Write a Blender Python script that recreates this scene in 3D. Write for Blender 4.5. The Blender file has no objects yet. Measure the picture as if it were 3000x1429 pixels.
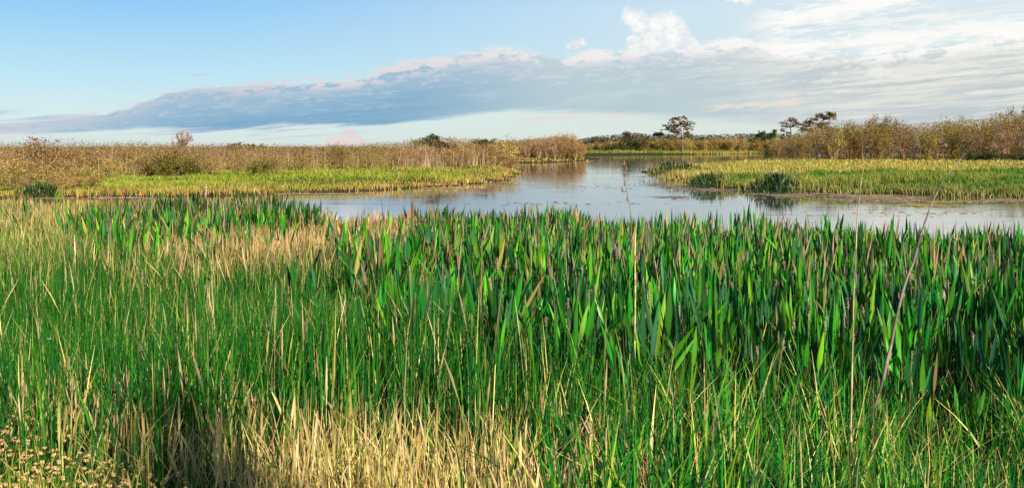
import bpy, math
import numpy as np
from mathutils import Vector

# ------------------------------------------------------------------ camera, sky, sun, exposure
SC = bpy.context.scene
COL = SC.collection
H, F2, XC, HOR = 2.0, 2231.0, 1288.0, 370.0        # eye height (m), focal length / principal column / horizon row in photo units (2576 wide)
SUN_AZ, SUN_EL = math.radians(146), math.radians(27)  # clockwise from the view direction (+Y)

cam_d = bpy.data.cameras.new('camera')
cam = bpy.data.objects.new('camera', cam_d); COL.objects.link(cam)
cam.location = (0, 0, H); cam.rotation_euler = (math.pi/2, 0, 0)
cam_d.sensor_width = 36.0; cam_d.lens = 36.0*F2/2576.0
cam_d.shift_y = -(613.5-HOR)/2576.0
cam_d.clip_start = 0.05; cam_d.clip_end = 20000
SC.camera = cam
SC.view_settings.view_transform = 'Standard'; SC.view_settings.look = 'None'
EXPO = 1.2; SC.view_settings.exposure = EXPO; SC.view_settings.gamma = 1.0
SC.cycles.max_bounces = 6; SC.cycles.transparent_max_bounces = 4

sun_d = bpy.data.lights.new('sun', 'SUN'); sun_d.energy = 5.0; sun_d.angle = math.radians(0.5); sun_d.color = (1.0, 0.83, 0.62)
sun = bpy.data.objects.new('sun', sun_d); COL.objects.link(sun)
sd = Vector((math.sin(SUN_AZ)*math.cos(SUN_EL), math.cos(SUN_AZ)*math.cos(SUN_EL), math.sin(SUN_EL)))
sun.rotation_euler = sd.to_track_quat('Z', 'Y').to_euler(); sun.location = sd*60

def lin(r, g, b):
    f = lambda c: (c/255/12.92) if c/255 <= 0.04045 else ((c/255+0.055)/1.055)**2.4
    return (f(r), f(g), f(b))

# ---- node helper: tiny expression layer over math nodes
class N:
    def __init__(s, nt): s.nt = nt
    def new(s, t, **k):
        n = s.nt.nodes.new(t)
        for a, v in k.items(): setattr(n, a, v)
        return n
    def put(s, sock, v):
        if isinstance(v, (int, float)): sock.default_value = v
        elif isinstance(v, tuple): sock.default_value = v if len(v) == len(sock.default_value) else (*v, 1.0)
        else: s.nt.links.new(v, sock)
    def m(s, op, a, b=0.0, c=0.0):
        n = s.new('ShaderNodeMath', operation=op)
        for i, v in enumerate((a, b, c)): s.put(n.inputs[i], v)
        return n.outputs[0]
    def add(s, a, b): return s.m('ADD', a, b)
    def sub(s, a, b): return s.m('SUBTRACT', a, b)
    def mul(s, a, b): return s.m('MULTIPLY', a, b)
    def mn(s, a, b): return s.m('MINIMUM', a, b)
    def mx(s, a, b): return s.m('MAXIMUM', a, b)
    def step(s, v, lo, hi, o0=0.0, o1=1.0):
        n = s.new('ShaderNodeMapRange', interpolation_type='SMOOTHSTEP', clamp=True)
        for i, x in enumerate((v, lo, hi, o0, o1)): s.put(n.inputs[i], x)
        return n.outputs[0]
    def mix(s, f, a, b, mode='MIX'):
        n = s.new('ShaderNodeMix', data_type='RGBA', blend_type=mode)
        s.put(n.inputs[0], f); s.put(n.inputs[6], a); s.put(n.inputs[7], b)
        return n.outputs[2]
    def vec(s, x, y, z=0.0):
        n = s.new('ShaderNodeCombineXYZ')
        for i, v in enumerate((x, y, z)): s.put(n.inputs[i], v)
        return n.outputs[0]
    def noise(s, v, scale=1.0, detail=5.0, rough=0.55, dist=0.0):
        n = s.new('ShaderNodeTexNoise')
        s.put(n.inputs['Vector'], v); n.inputs['Scale'].default_value = scale
        n.inputs['Detail'].default_value = detail; n.inputs['Roughness'].default_value = rough
        n.inputs['Distortion'].default_value = dist
        return n.outputs[0]
    def ramp(s, f, stops, interp='LINEAR'):
        n = s.new('ShaderNodeValToRGB'); e = n.color_ramp.elements; n.color_ramp.interpolation = interp
        while len(e) < len(stops): e.new(0.5)
        for i, (p, c) in enumerate(stops): e[i].position = p; e[i].color = (*c, 1.0)
        s.put(n.inputs[0], f); return n.outputs[0]
    def curve(s, v, pts, vmin, vmax, omin, omax):
        """float curve: pts in real units, v in [vmin,vmax] -> value in [omin,omax]"""
        n = s.new('ShaderNodeFloatCurve'); c = n.mapping.curves[0]
        q = [((a-vmin)/(vmax-vmin), (b-omin)/(omax-omin)) for a, b in pts]
        while len(c.points) < len(q): c.points.new(0.5, 0.5)
        for p, (a, b) in zip(c.points, sorted(q)): p.location = (a, b); p.handle_type = 'VECTOR'
        n.mapping.update()
        s.put(n.inputs['Value'], s.m('DIVIDE', s.sub(v, vmin), vmax-vmin))
        return s.add(s.mul(n.outputs[0], omax-omin), omin)

def ang(X, Y):
    az = math.atan((X-XC)/F2)
    return math.degrees(az), math.degrees(math.atan((HOR-Y)/F2*math.cos(az)))

def build_sky():
    w = bpy.data.worlds.new('World'); SC.world = w; w.use_nodes = True
    nt = w.node_tree; nt.nodes.clear(); n = N(nt)
    out = n.new('ShaderNodeOutputWorld'); bg = n.new('ShaderNodeBackground'); STR = 0.1
    bg.inputs[1].default_value = STR; nt.links.new(bg.outputs[0], out.inputs[0])
    sky = n.new('ShaderNodeTexSky', sky_type='NISHITA', sun_disc=False)
    sky.sun_elevation = SUN_EL; sky.sun_rotation = SUN_AZ; sky.altitude = 0; sky.air_density = 1.0; sky.dust_density = 0.6; sky.ozone_density = 1.5
    tc = n.new('ShaderNodeTexCoord'); sx = n.new('ShaderNodeSeparateXYZ'); nt.links.new(tc.outputs['Generated'], sx.inputs[0])
    x, y, z = sx.outputs
    az = n.mul(n.m('ARCTAN2', x, y), 57.29578)
    el = n.mul(n.m('ARCTAN2', z, n.m('SQRT', n.add(n.mul(x, x), n.mul(y, y)))), 57.29578)
    K = lambda r, g, b: tuple(v/STR/2**EXPO for v in lin(r, g, b))   # radiance that reads as this colour at the exposure set above
    sh = n.sub(el, n.mul(az, 0.075))                       # the cloud sheets climb to the right
    # clear sky: Nishita under a thin high veil, whiter towards the sun on the right
    ln = n.ramp(n.m('DIVIDE', el, 40.0), [(0.0, K(205, 222, 222)), (0.05, K(200, 224, 230)), (0.11, K(174, 217, 235)), (0.22, K(130, 192, 238)), (0.42, K(66, 115, 180)), (1.0, K(34, 70, 130))])
    rn = n.ramp(n.m('DIVIDE', el, 40.0), [(0.0, K(214, 224, 218)), (0.08, K(208, 222, 220)), (0.22, K(214, 230, 236)), (0.42, K(110, 145, 185)), (1.0, K(38, 72, 130))])
    side = n.step(az, -26, 24)
    veil = n.mix(side, ln, rn)
    base = n.mix(n.step(el, 12, 60, 0.92, 0.35), sky.outputs[0], veil)
    nb = n.noise(n.vec(n.mul(az, 0.22), n.mul(sh, 0.9), 3.1), 1.0, 6, 0.58)
    nf = n.noise(n.vec(n.mul(az, 0.55), n.mul(sh, 2.2), 7.7), 1.0, 7, 0.62)
    ns = n.noise(n.vec(n.mul(az, 0.10), n.mul(sh, 2.2), 1.3), 1.0, 5, 0.6)
    nw = n.noise(n.vec(n.mul(az, 0.9), n.mul(sh, 4.5), 11.3), 1.0, 8, 0.66, 0.6)
    nc = n.noise(n.vec(n.mul(az, 1.3), n.mul(el, 2.0), 5.5), 1.0, 6, 0.6)
    n0 = lambda s, k: n.mul(n.sub(s, 0.5), k)
    col = base
    C = lambda pts: n.curve(az, [ang(*p) for p in pts], -60, 60, -5, 25)
    # low streaks on the left, under the main bank
    lowm = n.mul(n.step(ns, 0.47, 0.6), n.mul(n.step(el, 0.0, 0.5), n.step(el, 2.4, 1.2)))
    lowm = n.mul(lowm, n.step(az, -7, -17))
    col = n.mix(n.mul(lowm, 0.85), col, n.mix(n.step(nb, 0.4, 0.6), K(146, 176, 214), K(178, 190, 212)))
    # the main grey-blue bank
    top = C([(-1500, 385), (-300, 350), (0, 322), (160, 297), (340, 262), (420, 235), (560, 212), (760, 206), (900, 192), (1040, 160), (1260, 124), (1420, 142), (1600, 128), (1850, 104), (1960, 120), (2200, 135), (2576, 88), (3400, 20)])
    bot = C([(-1500, 400), (-300, 372), (0, 345), (250, 338), (420, 330), (700, 320), (960, 320), (1100, 304), (1290, 285), (1500, 292), (1800, 318), (2200, 350), (2576, 360), (3400, 365)])
    dt = n.add(n.sub(top, el), n.add(n.add(n0(nb, 0.9), n0(nf, 0.8)), n0(nw, 0.5)))
    db = n.add(n.sub(el, bot), n.add(n0(ns, 0.7), n0(nf, 0.35)))
    soft = n.step(az, -5, 18, 0.22, 0.7)
    ma = n.mul(n.step(dt, 0.0, soft), n.step(db, 0.0, n.add(soft, 0.1)))
    ma = n.mul(ma, n.step(az, -33, -23, 0.35, 0.97))
    deep = n.mul(n.step(dt, 0.4, 2.6), n.step(ns, 0.3, 0.7, 0.6, 1.0))
    lc = n.mix(deep, K(158, 190, 213), K(120, 169, 202))
    rc = n.mix(deep, K(192, 206, 216), K(180, 204, 212))
    rr = n.mix(n.step(n.add(ns, n0(nw, 0.2)), 0.38, 0.62), K(192, 203, 208), K(230, 231, 222))
    bank = n.mix(n.step(az, 3, 13), n.mix(n.step(az, -9, 5), lc, rc), n.mix(n.step(az, 6, 24), rc, rr))
    bank = n.mix(n.mul(n.step(nb, 0.5, 0.72), 0.45), bank, n.mix(side, K(176, 196, 216), K(228, 231, 228)))
    lay = n.mul(n.step(nw, 0.50, 0.64), n.step(dt, 3.2, 0.8))
    bank = n.mix(n.mul(lay, 0.55), bank, n.mix(side, K(196, 208, 220), K(244, 240, 234)))
    col = n.mix(ma, col, bank)
    # sunlit upper fringe of the bank
    fr = n.mul(n.step(dt, -0.35, 0.05), n.step(dt, 1.15, 0.25))
    fr = n.mul(fr, n.step(n.add(nf, n0(nc, 0.5)), 0.40, 0.54))
    fr = n.mul(fr, n.step(az, -22, -13, 0.5, 1.0))
    col = n.mix(n.mul(fr, 0.92), col, n.mix(side, K(214, 208, 216), K(255, 251, 246)))
    # broad white sheets, upper right
    def streak(p0, p1, half, thr, noise_, c, k=1.0, endsoft=3.0):
        (a0, e0), (a1, e1) = ang(*p0), ang(*p1)
        s = (e1-e0)/(a1-a0); hw = half/F2*57.3
        d = n.m('ABSOLUTE', n.sub(el, n.add(n.mul(n.sub(az, a0), s), e0)))
        mk = n.sub(1.0, n.m('DIVIDE', d, hw))
        mk = n.add(mk, n.add(n0(noise_, 2.6), n0(nw, 2.2)))
        mk = n.step(mk, thr, thr+1.0)
        ends = n.mul(n.step(az, a0-0.3, a0+endsoft), n.step(az, a1+0.3, a1-endsoft))
        return n.mix(n.mul(n.mul(mk, ends), k), col, c)
    W = K(255, 253, 249); PK = K(236, 216, 208)
    col = streak((1850, 78), (2420, -40), 46, 0.0, nf, W, 0.95)
    col = streak((1900, 122), (2900, 40), 48, 0.0, nb, W, 0.9, 2)
    col = streak((2000, 60), (2800, 10), 44, 0.5, ns, K(246, 246, 244), 0.8)
    col = streak((1960, 75), (2300, 30), 14, 0.5, nb, K(196, 204, 208), 0.8, 1.5)
    col = streak((1250, 303), (1690, 282), 14, 0.35, nf, PK, 0.75, 3)
    col = streak((1720, 276), (2080, 252), 20, 0.4, nf, K(244, 226, 216), 0.8, 3)
    col = streak((1900, 246), (2480, 200), 9, 0.3, nf, K(240, 232, 222), 0.8, 3)
    col = streak((1900, 212), (2700, 170), 10, 0.7, nf, K(246, 242, 236), 0.8, 3)
    col = streak((2380, 240), (2600, 215), 9, 0.4, nf, K(250, 244, 236), 0.8, 1)
    col = streak((420, 191), (545, 186), 6, 0.3, nf, K(206, 206, 216), 0.7, 1)
    col = streak((-60, 285), (60, 282), 5, 0.4, nf, K(176, 196, 216), 0.7, 1)
    # cumulus heads: unions of soft discs with a crumbly edge
    def puff(discs, c_lit, c_sh, k, edge=0.35, rough=0.9):
        f = None
        for X, Y, R in discs:
            a, e = ang(X, Y); r = R/F2*57.3
            da = n.m('DIVIDE', n.sub(az, a), r); de = n.m('DIVIDE', n.sub(el, e), r)
            v = n.sub(1.0, n.m('SQRT', n.add(n.mul(da, da), n.mul(de, de))))
            f = v if f is None else n.mx(f, v)
        g = n.add(f, n0(nc, rough))
        shd = n.step(n.add(n.mul(f, 0.6), n0(nc, 2.4)), 0.0, 0.8)
        return n.mix(n.mul(n.step(g, 0.0, edge), k), col, n.mix(shd, c_sh, c_lit))
    col = puff([(1585, 42, 26), (1612, 58, 34), (1655, 66, 42), (1682, 62, 40), (1700, 90, 44), (1640, 98, 44), (1735, 112, 24), (1600, 108, 26)], K(255, 254, 251), K(228, 234, 238), 0.95)
    col = puff([(2100, 185, 8), (2210, 182, 22), (2195, 180, 16), (2230, 182, 14)], K(248, 246, 242), K(236, 236, 232), 0.55, 0.7)
    col = puff([(1448, 112, 18), (1466, 106, 14), (1430, 118, 10)], K(250, 246, 244), K(226, 230, 234), 0.85, 0.5)
    col = puff([(885, 340, 20), (872, 334, 17), (900, 350, 18), (912, 358, 15), (870, 355, 28), (840, 362, 30)], K(240, 210, 204), K(226, 210, 212), 0.7, 0.8, 0.8)
    col = puff([(1850, -3, 14), (1880, -4, 20), (1830, -5, 12)], K(252, 250, 248), K(240, 240, 240), 0.9, 0.5)
    nt.links.new(col, bg.inputs[0])
    w.cycles.sampling_method = 'MANUAL'; w.cycles.sample_map_resolution = 512
build_sky()

# ------------------------------------------------------------------ materials
def mat_foliage(name, transl=0.3, rough=0.5, spec=0.25, vary=0.0, boost=1.0):
    m = bpy.data.materials.new(name); m.use_nodes = True; nt = m.node_tree; nt.nodes.clear(); n = N(nt)
    o = n.new('ShaderNodeOutputMaterial'); a = n.new('ShaderNodeAttribute', attribute_name='tint')
    c = a.outputs['Color']
    if vary:
        oi = n.new('ShaderNodeObjectInfo'); hs = n.new('ShaderNodeHueSaturation')
        n.put(hs.inputs['Hue'], n.add(0.5, n.mul(n.sub(oi.outputs['Random'], 0.5), 0.06*vary)))
        n.put(hs.inputs['Value'], n.add(1.0, n.mul(n.sub(n.m('FRACT', n.mul(oi.outputs['Random'], 7.13)), 0.5), 0.7*vary)))
        n.put(hs.inputs['Color'], c); c = hs.outputs[0]
    p = n.new('ShaderNodeBsdfPrincipled'); n.put(p.inputs['Base Color'], c)
    p.inputs['Roughness'].default_value = rough; p.inputs['Specular IOR Level'].default_value = spec
    t = n.new('ShaderNodeBsdfTranslucent'); n.put(t.inputs[0], c)
    mx = n.new('ShaderNodeMixShader'); mx.inputs[0].default_value = transl
    nt.links.new(p.outputs[0], mx.inputs[1]); nt.links.new(t.outputs[0], mx.inputs[2]); nt.links.new(mx.outputs[0], o.inputs[0])
    return m

M_GRASS = mat_foliage('grass_blade', 0.25, 0.55, 0.12)
M_STRAW = mat_foliage('straw_blade', 0.42, 0.6, 0.1)
M_LEAF = mat_foliage('broad_leaf', 0.3, 0.4, 0.35, 1.0)
M_DRY = mat_foliage('dry_stalk', 0.15, 0.7, 0.1)
M_SHRUB = mat_foliage('shrub_leaf', 0.3, 0.6, 0.15, 0.8)
M_BARK = mat_foliage('twig_bark', 0.0, 0.8, 0.1, 0.4)
M_TREE = mat_foliage('tree_needles', 0.2, 0.6, 0.15, 0.3)

def mat_ground():
    m = bpy.data.materials.new('marsh_soil'); m.use_nodes = True; nt = m.node_tree; n = N(nt)
    p = nt.nodes['Principled BSDF']; tc = n.new('ShaderNodeTexCoord')
    a = n.noise(tc.outputs['Object'], 0.35, 6, 0.6); b = n.noise(tc.outputs['Object'], 9.0, 5, 0.6)
    c = n.mix(n.step(a, 0.42, 0.6), (0.022, 0.018, 0.011), (0.025, 0.030, 0.010))
    c = n.mix(n.step(b, 0.45, 0.7), c, (0.05, 0.038, 0.022))
    n.put(p.inputs['Base Color'], c); p.inputs['Roughness'].default_value = 0.9; p.inputs['Specular IOR Level'].default_value = 0.1
    bp = n.new('ShaderNodeBump'); bp.inputs['Strength'].default_value = 0.5; bp.inputs['Distance'].default_value = 0.05
    n.put(bp.inputs['Height'], b); nt.links.new(bp.outputs[0], p.inputs['Normal'])
    return m

def mat_water():
    m = bpy.data.materials.new('marsh_water'); m.use_nodes = True; nt = m.node_tree; n = N(nt)
    p = nt.nodes['Principled BSDF']; tc = n.new('ShaderNodeTexCoord')
    p.inputs['Base Color'].default_value = (0.10, 0.095, 0.085, 1); p.inputs['Roughness'].default_value = 0.04; p.inputs['IOR'].default_value = 1.42
    mp = n.new('ShaderNodeMapping'); mp.inputs['Scale'].default_value = (0.6, 1.6, 1); nt.links.new(tc.outputs['Object'], mp.inputs[0])
    a = n.noise(mp.outputs[0], 3.0, 3, 0.5); b = n.noise(mp.outputs[0], 0.25, 3, 0.55)
    patch = n.step(b, 0.42, 0.60, 0.12, 1.0)               # calm and ruffled patches
    bp = n.new('ShaderNodeBump'); bp.inputs['Strength'].default_value = 0.17; bp.inputs['Distance'].default_value = 0.02
    n.put(bp.inputs['Height'], n.mul(a, patch)); nt.links.new(bp.outputs[0], p.inputs['Normal'])
    gl = n.new('ShaderNodeBsdfGlossy'); gl.inputs['Color'].default_value = (0.93, 0.94, 0.93, 1); gl.inputs['Roughness'].default_value = 0.04; nt.links.new(bp.outputs[0], gl.inputs['Normal'])
    mx = n.new('ShaderNodeMixShader'); mx.inputs[0].default_value = 0.55; nt.links.new(p.outputs[0], mx.inputs[1]); nt.links.new(gl.outputs[0], mx.inputs[2])
    nt.links.new(mx.outputs[0], nt.nodes['Material Output'].inputs[0])
    return m
M_GROUND, M_WATER = mat_ground(), mat_water()

# ------------------------------------------------------------------ mesh helpers
class MB:
    """collects quads with a colour per vertex, builds ONE mesh object"""
    def __init__(s): s.v = []; s.c = []; s.f = []; s.n = 0
    def add(s, v, f, c):
        v = np.asarray(v, np.float32).reshape(-1, 3); s.v.append(v); s.c.append(np.broadcast_to(np.asarray(c, np.float32), (len(v), 3)))
        s.f.append(np.asarray(f, np.int64).reshape(-1, 4)+s.n); s.n += len(v)
    def mesh(s, name, mat, smooth=False):
        v = np.concatenate(s.v); c = np.concatenate(s.c); f = np.concatenate(s.f)
        me = bpy.data.meshes.new(name); me.vertices.add(len(v)); me.vertices.foreach_set('co', v.ravel())
        me.loops.add(f.size); me.loops.foreach_set('vertex_index', f.ravel().astype(np.int32))
        me.polygons.add(len(f)); me.polygons.foreach_set('loop_start', np.arange(0, f.size, 4, dtype=np.int32))
        if smooth: me.polygons.foreach_set('use_smooth', np.ones(len(f), bool))
        at = me.color_attributes.new('tint', 'FLOAT_COLOR', 'POINT')
        at.data.foreach_set('color', np.concatenate([np.clip(c, 0, 1), np.ones((len(c), 1), np.float32)], 1).ravel())
        me.materials.append(mat); me.update(calc_edges=True); me.validate()
        return me
    def build(s, name, mat, parent=None, smooth=False):
        o = bpy.data.objects.new(name, s.mesh(name, mat, smooth)); COL.objects.link(o)
        if parent: o.parent = parent
        return o

def tag(o, label=None, cat=None, group=None, kind=None):
    for k, v in (('label', label), ('category', cat), ('group', group), ('kind', kind)):
        if v: o[k] = v
    return o
def empty(name, loc, rz=0.0):
    o = bpy.data.objects.new(name, None); COL.objects.link(o); o.location = loc; o.rotation_euler = (0, 0, rz); o.empty_display_size = 0.1
    return o
def copy_tree(o, parent=None):
    c = o.copy(); COL.objects.link(c)
    if parent: c.parent = parent
    for ch in list(o.children): copy_tree(ch, c)
    return c
def G(X, Y, z=0.0):
    """a point of the photo on the level z, in metres"""
    D = (H-z)*F2/(Y-HOR); return ((X-XC)/F2*D, D)
def XY(x, y, z):
    return XC+x/y*F2, HOR+(H-z)/y*F2
def at_depth(X, Y, D): return np.array(((X-XC)/F2*D, D, H-(Y-HOR)/F2*D))

PROF = {
    'grass': lambda t: np.clip(1.0-t**1.8, 0.06, 1)*(0.7+0.3*np.sin(np.pi*np.clip(t*1.2, 0, 1))),
    'rush': lambda t: np.clip(1.0-0.75*t, 0.06, 1),
    'plume': lambda t: np.where(t < 0.62, 0.25, np.where(t < 0.99, 1.0, 0.15)),
    'leaf': lambda t: np.where(t < 0.70, 0.16, np.clip(np.sin(np.pi*np.clip((t-0.68)/0.33, 0, 1)**0.66), 0.04, 1)),
    'broad': lambda t: np.clip(np.sin(np.pi*np.clip(t*0.93+0.07, 0, 1)**0.8), 0.05, 1),
}
def blades(mb, base, h, lean, laz, w, faz, c0, c1, prof='grass', seg=4, bend=1.7, fold=0.0):
    base = np.asarray(base, float).reshape(-1, 3); n = len(base)
    b = lambda a: np.broadcast_to(np.asarray(a, float), (n,))
    h, lean, laz, w, faz = map(b, (h, lean, laz, w, faz))
    t = np.linspace(0, 1, seg+1)[None, :]
    if prof == 'leaf':     # a long stalk carrying a short lance-shaped blade
        t = np.concatenate([[0, 0.3, 0.55, 0.69], np.linspace(0.72, 1, 7)])[None, :]; seg = t.size-1
    off = (h*lean)[:, None]*t**bend
    z = h[:, None]*t*(1-0.28*np.clip(lean, 0, 2)[:, None]*t)
    c = np.stack([base[:, 0, None]+np.cos(laz)[:, None]*off, base[:, 1, None]+np.sin(laz)[:, None]*off, base[:, 2, None]+z], -1)
    wt = (PROF[prof](t)*w[:, None])/2
    sd_ = np.stack([np.cos(faz), np.sin(faz), np.zeros(n)], -1)[:, None, :]
    c0 = np.broadcast_to(np.asarray(c0, float), (n, 3)); c1 = np.broadcast_to(np.asarray(c1, float), (n, 3))
    cc = c0[:, None, :]*(1-t[..., None])+c1[:, None, :]*t[..., None]
    if fold:
        nm = np.stack([-np.sin(faz), np.cos(faz), np.zeros(n)], -1)[:, None, :]
        v = np.stack([c-sd_*wt[..., None], c+nm*wt[..., None]*fold, c+sd_*wt[..., None]], 2); k = 3
        cc = np.stack([cc*0.92, cc*1.08, cc*0.97], 2)
    else:
        v = np.stack([c-sd_*wt[..., None], c+sd_*wt[..., None]], 2); k = 2
        cc = np.stack([cc, cc], 2)
    idx = np.arange(n*(seg+1)*k).reshape(n, seg+1, k)
    fs = [np.stack([idx[:, :-1, j], idx[:, :-1, j+1], idx[:, 1:, j+1], idx[:, 1:, j]], -1).reshape(-1, 4) for j in range(k-1)]
    mb.add(v, np.concatenate(fs), cc.reshape(-1, 3))

def tubes(mb, p0, p1, r0, r1, col, sides=3):
    p0 = np.asarray(p0, float).reshape(-1, 3); p1 = np.asarray(p1, float).reshape(-1, 3); n = len(p0)
    r0 = np.broadcast_to(np.asarray(r0, float), (n,)); r1 = np.broadcast_to(np.asarray(r1, float), (n,))
    d = p1-p0; d /= np.linalg.norm(d, axis=1, keepdims=True)+1e-9
    a = np.where(np.abs(d[:, 2:3]) < 0.9, np.array([[0, 0, 1.0]]), np.array([[1.0, 0, 0]]))
    u = np.cross(d, a); u /= np.linalg.norm(u, axis=1, keepdims=True)+1e-9; w = np.cross(d, u)
    th = np.arange(sides)*2*np.pi/sides
    ring = u[:, None]*np.cos(th)[None, :, None]+w[:, None]*np.sin(th)[None, :, None]
    v = np.stack([p0[:, None]+ring*r0[:, None, None], p1[:, None]+ring*r1[:, None, None]], 1)
    idx = np.arange(n*2*sides).reshape(n, 2, sides); j = np.roll(np.arange(sides), -1)
    f = np.stack([idx[:, 0, :], idx[:, 0, j], idx[:, 1, j], idx[:, 1, :]], -1)
    col = np.asarray(col, float)
    if col.ndim == 2: col = np.repeat(col, 2*sides, 0)
    mb.add(v, f, col)
def path_tube(mb, pts, rad, col, sides=6):
    pts = np.asarray(pts, float); tubes(mb, pts[:-1], pts[1:], np.asarray(rad)[:-1], np.asarray(rad)[1:], col, sides)

def cards(mb, p, size, col, rng, flat=0.0, asp=0.5):
    p = np.asarray(p, float).reshape(-1, 3); n = len(p)
    size = np.broadcast_to(np.asarray(size, float), (n,))[:, None]
    a = rng.normal(size=(n, 3)); a[:, 2] *= (1-flat); a /= np.linalg.norm(a, axis=1, keepdims=True)
    b = rng.normal(size=(n, 3)); b[:, 2] *= (1-flat); b -= a*(a*b).sum(1, keepdims=True); b /= np.linalg.norm(b, axis=1, keepdims=True)+1e-9
    v = np.stack([p-a*size*0.5, p-b*size*asp*0.5, p+a*size*0.5, p+b*size*asp*0.5], 1)
    mb.add(v, np.arange(4*n).reshape(n, 4), np.repeat(np.broadcast_to(col, (n, 3)), 4, 0))

def pick(rng, pal, n, jit=0.18):
    pal = np.array(pal, float); c = pal[rng.integers(0, len(pal), n)]
    return c*(1+jit*rng.normal(size=(n, 1)))*(1+0.06*rng.normal(size=(n, 3)))

def vnoise(x, y, s, seed):
    """smooth value noise in plan, 0..1"""
    g = np.random.default_rng(seed).random((64, 64)); x = x/s+31.7; y = y/s+17.3
    i = np.floor(x).astype(int); j = np.floor(y).astype(int); u = x-i; v = y-j; u = u*u*(3-2*u); v = v*v*(3-2*v)
    q = lambda a, b: g[a % 64, b % 64]
    return (q(i, j)*(1-u)+q(i+1, j)*u)*(1-v)+(q(i, j+1)*(1-u)+q(i+1, j+1)*u)*v

# ------------------------------------------------------------------ land outlines (plan, metres)
LEFT = [G(-900, 512), G(-200, 502), G(100, 498), G(430, 495), G(700, 489), G(950, 479), G(1150, 467), G(1255, 455), G(1290, 440), G(1282, 428), G(1200, 421),
        G(1140, 417), G(1210, 412), G(1300, 411), G(1420, 408), G(1480, 404), G(1497, 400), G(1470, 396.5), G(1380, 394), (-30, 320), (-700, 500), (-700, 40)]
FAR = [(-60, 244), G(1300, 392.4), G(1480, 393), G(1600, 391.2), G(1750, 389), G(1955, 386.5), G(2100, 386), (420, 300), (5000, 900), (5000, 6000), (-5000, 6000), (-5000, 420), (-400, 300)]
RIGHT = [G(1985, 393, .6), G(1890, 397.5, .6), G(1760, 406, .6), G(1660, 424), G(1640, 433), G(1690, 452), G(1760, 466), G(1860, 477), G(2000, 484), G(2200, 490), G(2400, 496), G(2700, 500), G(3300, 508), (300, 60), (420, 290), (190, 250), (110, 200)]
NEAR = [(-60, -30), (-60, 24), (-16, 22.5), (-9, 18.5), (-4, 13), (0.5, 10), (4, 8.6), (9, 7.6), (60, 6.5), (60, -30)]
def sdist(poly, x, y):
    """signed distance, positive inside"""
    P = np.array(poly, float); Q = np.roll(P, -1, 0); d2 = np.full(x.shape, 1e18); ins = np.zeros(x.shape, bool)
    for (ax, ay), (bx, by) in zip(P, Q):
        ex, ey = bx-ax, by-ay; t = np.clip(((x-ax)*ex+(y-ay)*ey)/(ex*ex+ey*ey), 0, 1)
        d2 = np.minimum(d2, (x-ax-t*ex)**2+(y-ay-t*ey)**2)
        with np.errstate(divide='ignore', invalid='ignore'):
            ins ^= ((ay > y) != (by > y)) & (x < (bx-ax)*(y-ay)/(by-ay)+ax)
    return np.where(ins, 1, -1)*np.sqrt(d2)
def land(x, y):
    wob = (vnoise(x, y, 1.7, 5)-0.5)*1.2+(vnoise(x, y, 0.6, 6)-0.5)*0.4
    far_k = np.clip(y/40, 0.25, 3)
    return np.maximum.reduce([sdist(LEFT, x, y)+wob*far_k, sdist(FAR, x, y)+wob*2, sdist(RIGHT, x, y)+wob*far_k])
def height(x, y):
    s = land(x, y); z = np.where(s > 0, 0.06+0.28*(1-np.exp(-s/3.0)), np.maximum(s*0.25, -0.5))
    z = z+np.where(s > 0, np.minimum(s/3, 1)*(vnoise(x, y, 3.1, 8)-0.5)*0.22, 0)
    q = sdist(NEAR, x, y)+(vnoise(x, y, 1.3, 9)-0.5)*1.2
    up = np.clip((7.5-np.hypot(x, y))/4, 0, 1)*np.clip((3.0-x)/3.2, 0.3, 1)        # the levee rises towards the viewer, less so on the right
    zn = np.where(q > 0, 0.02+0.08*(1-np.exp(-q/3))+0.62*up*up*(3-2*up), np.maximum(q*0.02, -0.5))
    return np.maximum(z, zn)

# ground: one sheet, polar grid around the viewpoint, out to the horizon
def build_ground():
    r = np.concatenate([np.linspace(0.01, 20, 90), np.geomspace(20.3, 320, 220), np.geomspace(340, 9000, 24)])
    a = np.concatenate([np.linspace(-180, -48, 34)[:-1], np.linspace(-48, 48, 340), np.linspace(48, 180, 34)[1:]])
    R, A = np.meshgrid(r, np.radians(a), indexing='ij'); x = R*np.sin(A); y = R*np.cos(A); z = height(x, y)
    i = np.arange(x.size).reshape(x.shape)
    f = np.stack([i[:-1, :-1], i[1:, :-1], i[1:, 1:], i[:-1, 1:]], -1)
    mb = MB(); mb.add(np.stack([x, y, z], -1), f, (0.05, 0.05, 0.03))
    tag(mb.build('ground', M_GROUND, smooth=True), kind='structure')
    wv = np.array([(-6000, -50, 0), (6000, -50, 0), (6000, 9000, 0), (-6000, 9000, 0)], float)
    mb = MB(); mb.add(wv, [[0, 1, 2, 3]], (0.05, 0.05, 0.03)); tag(mb.build('water', M_WATER), kind='structure')
build_ground()

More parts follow.
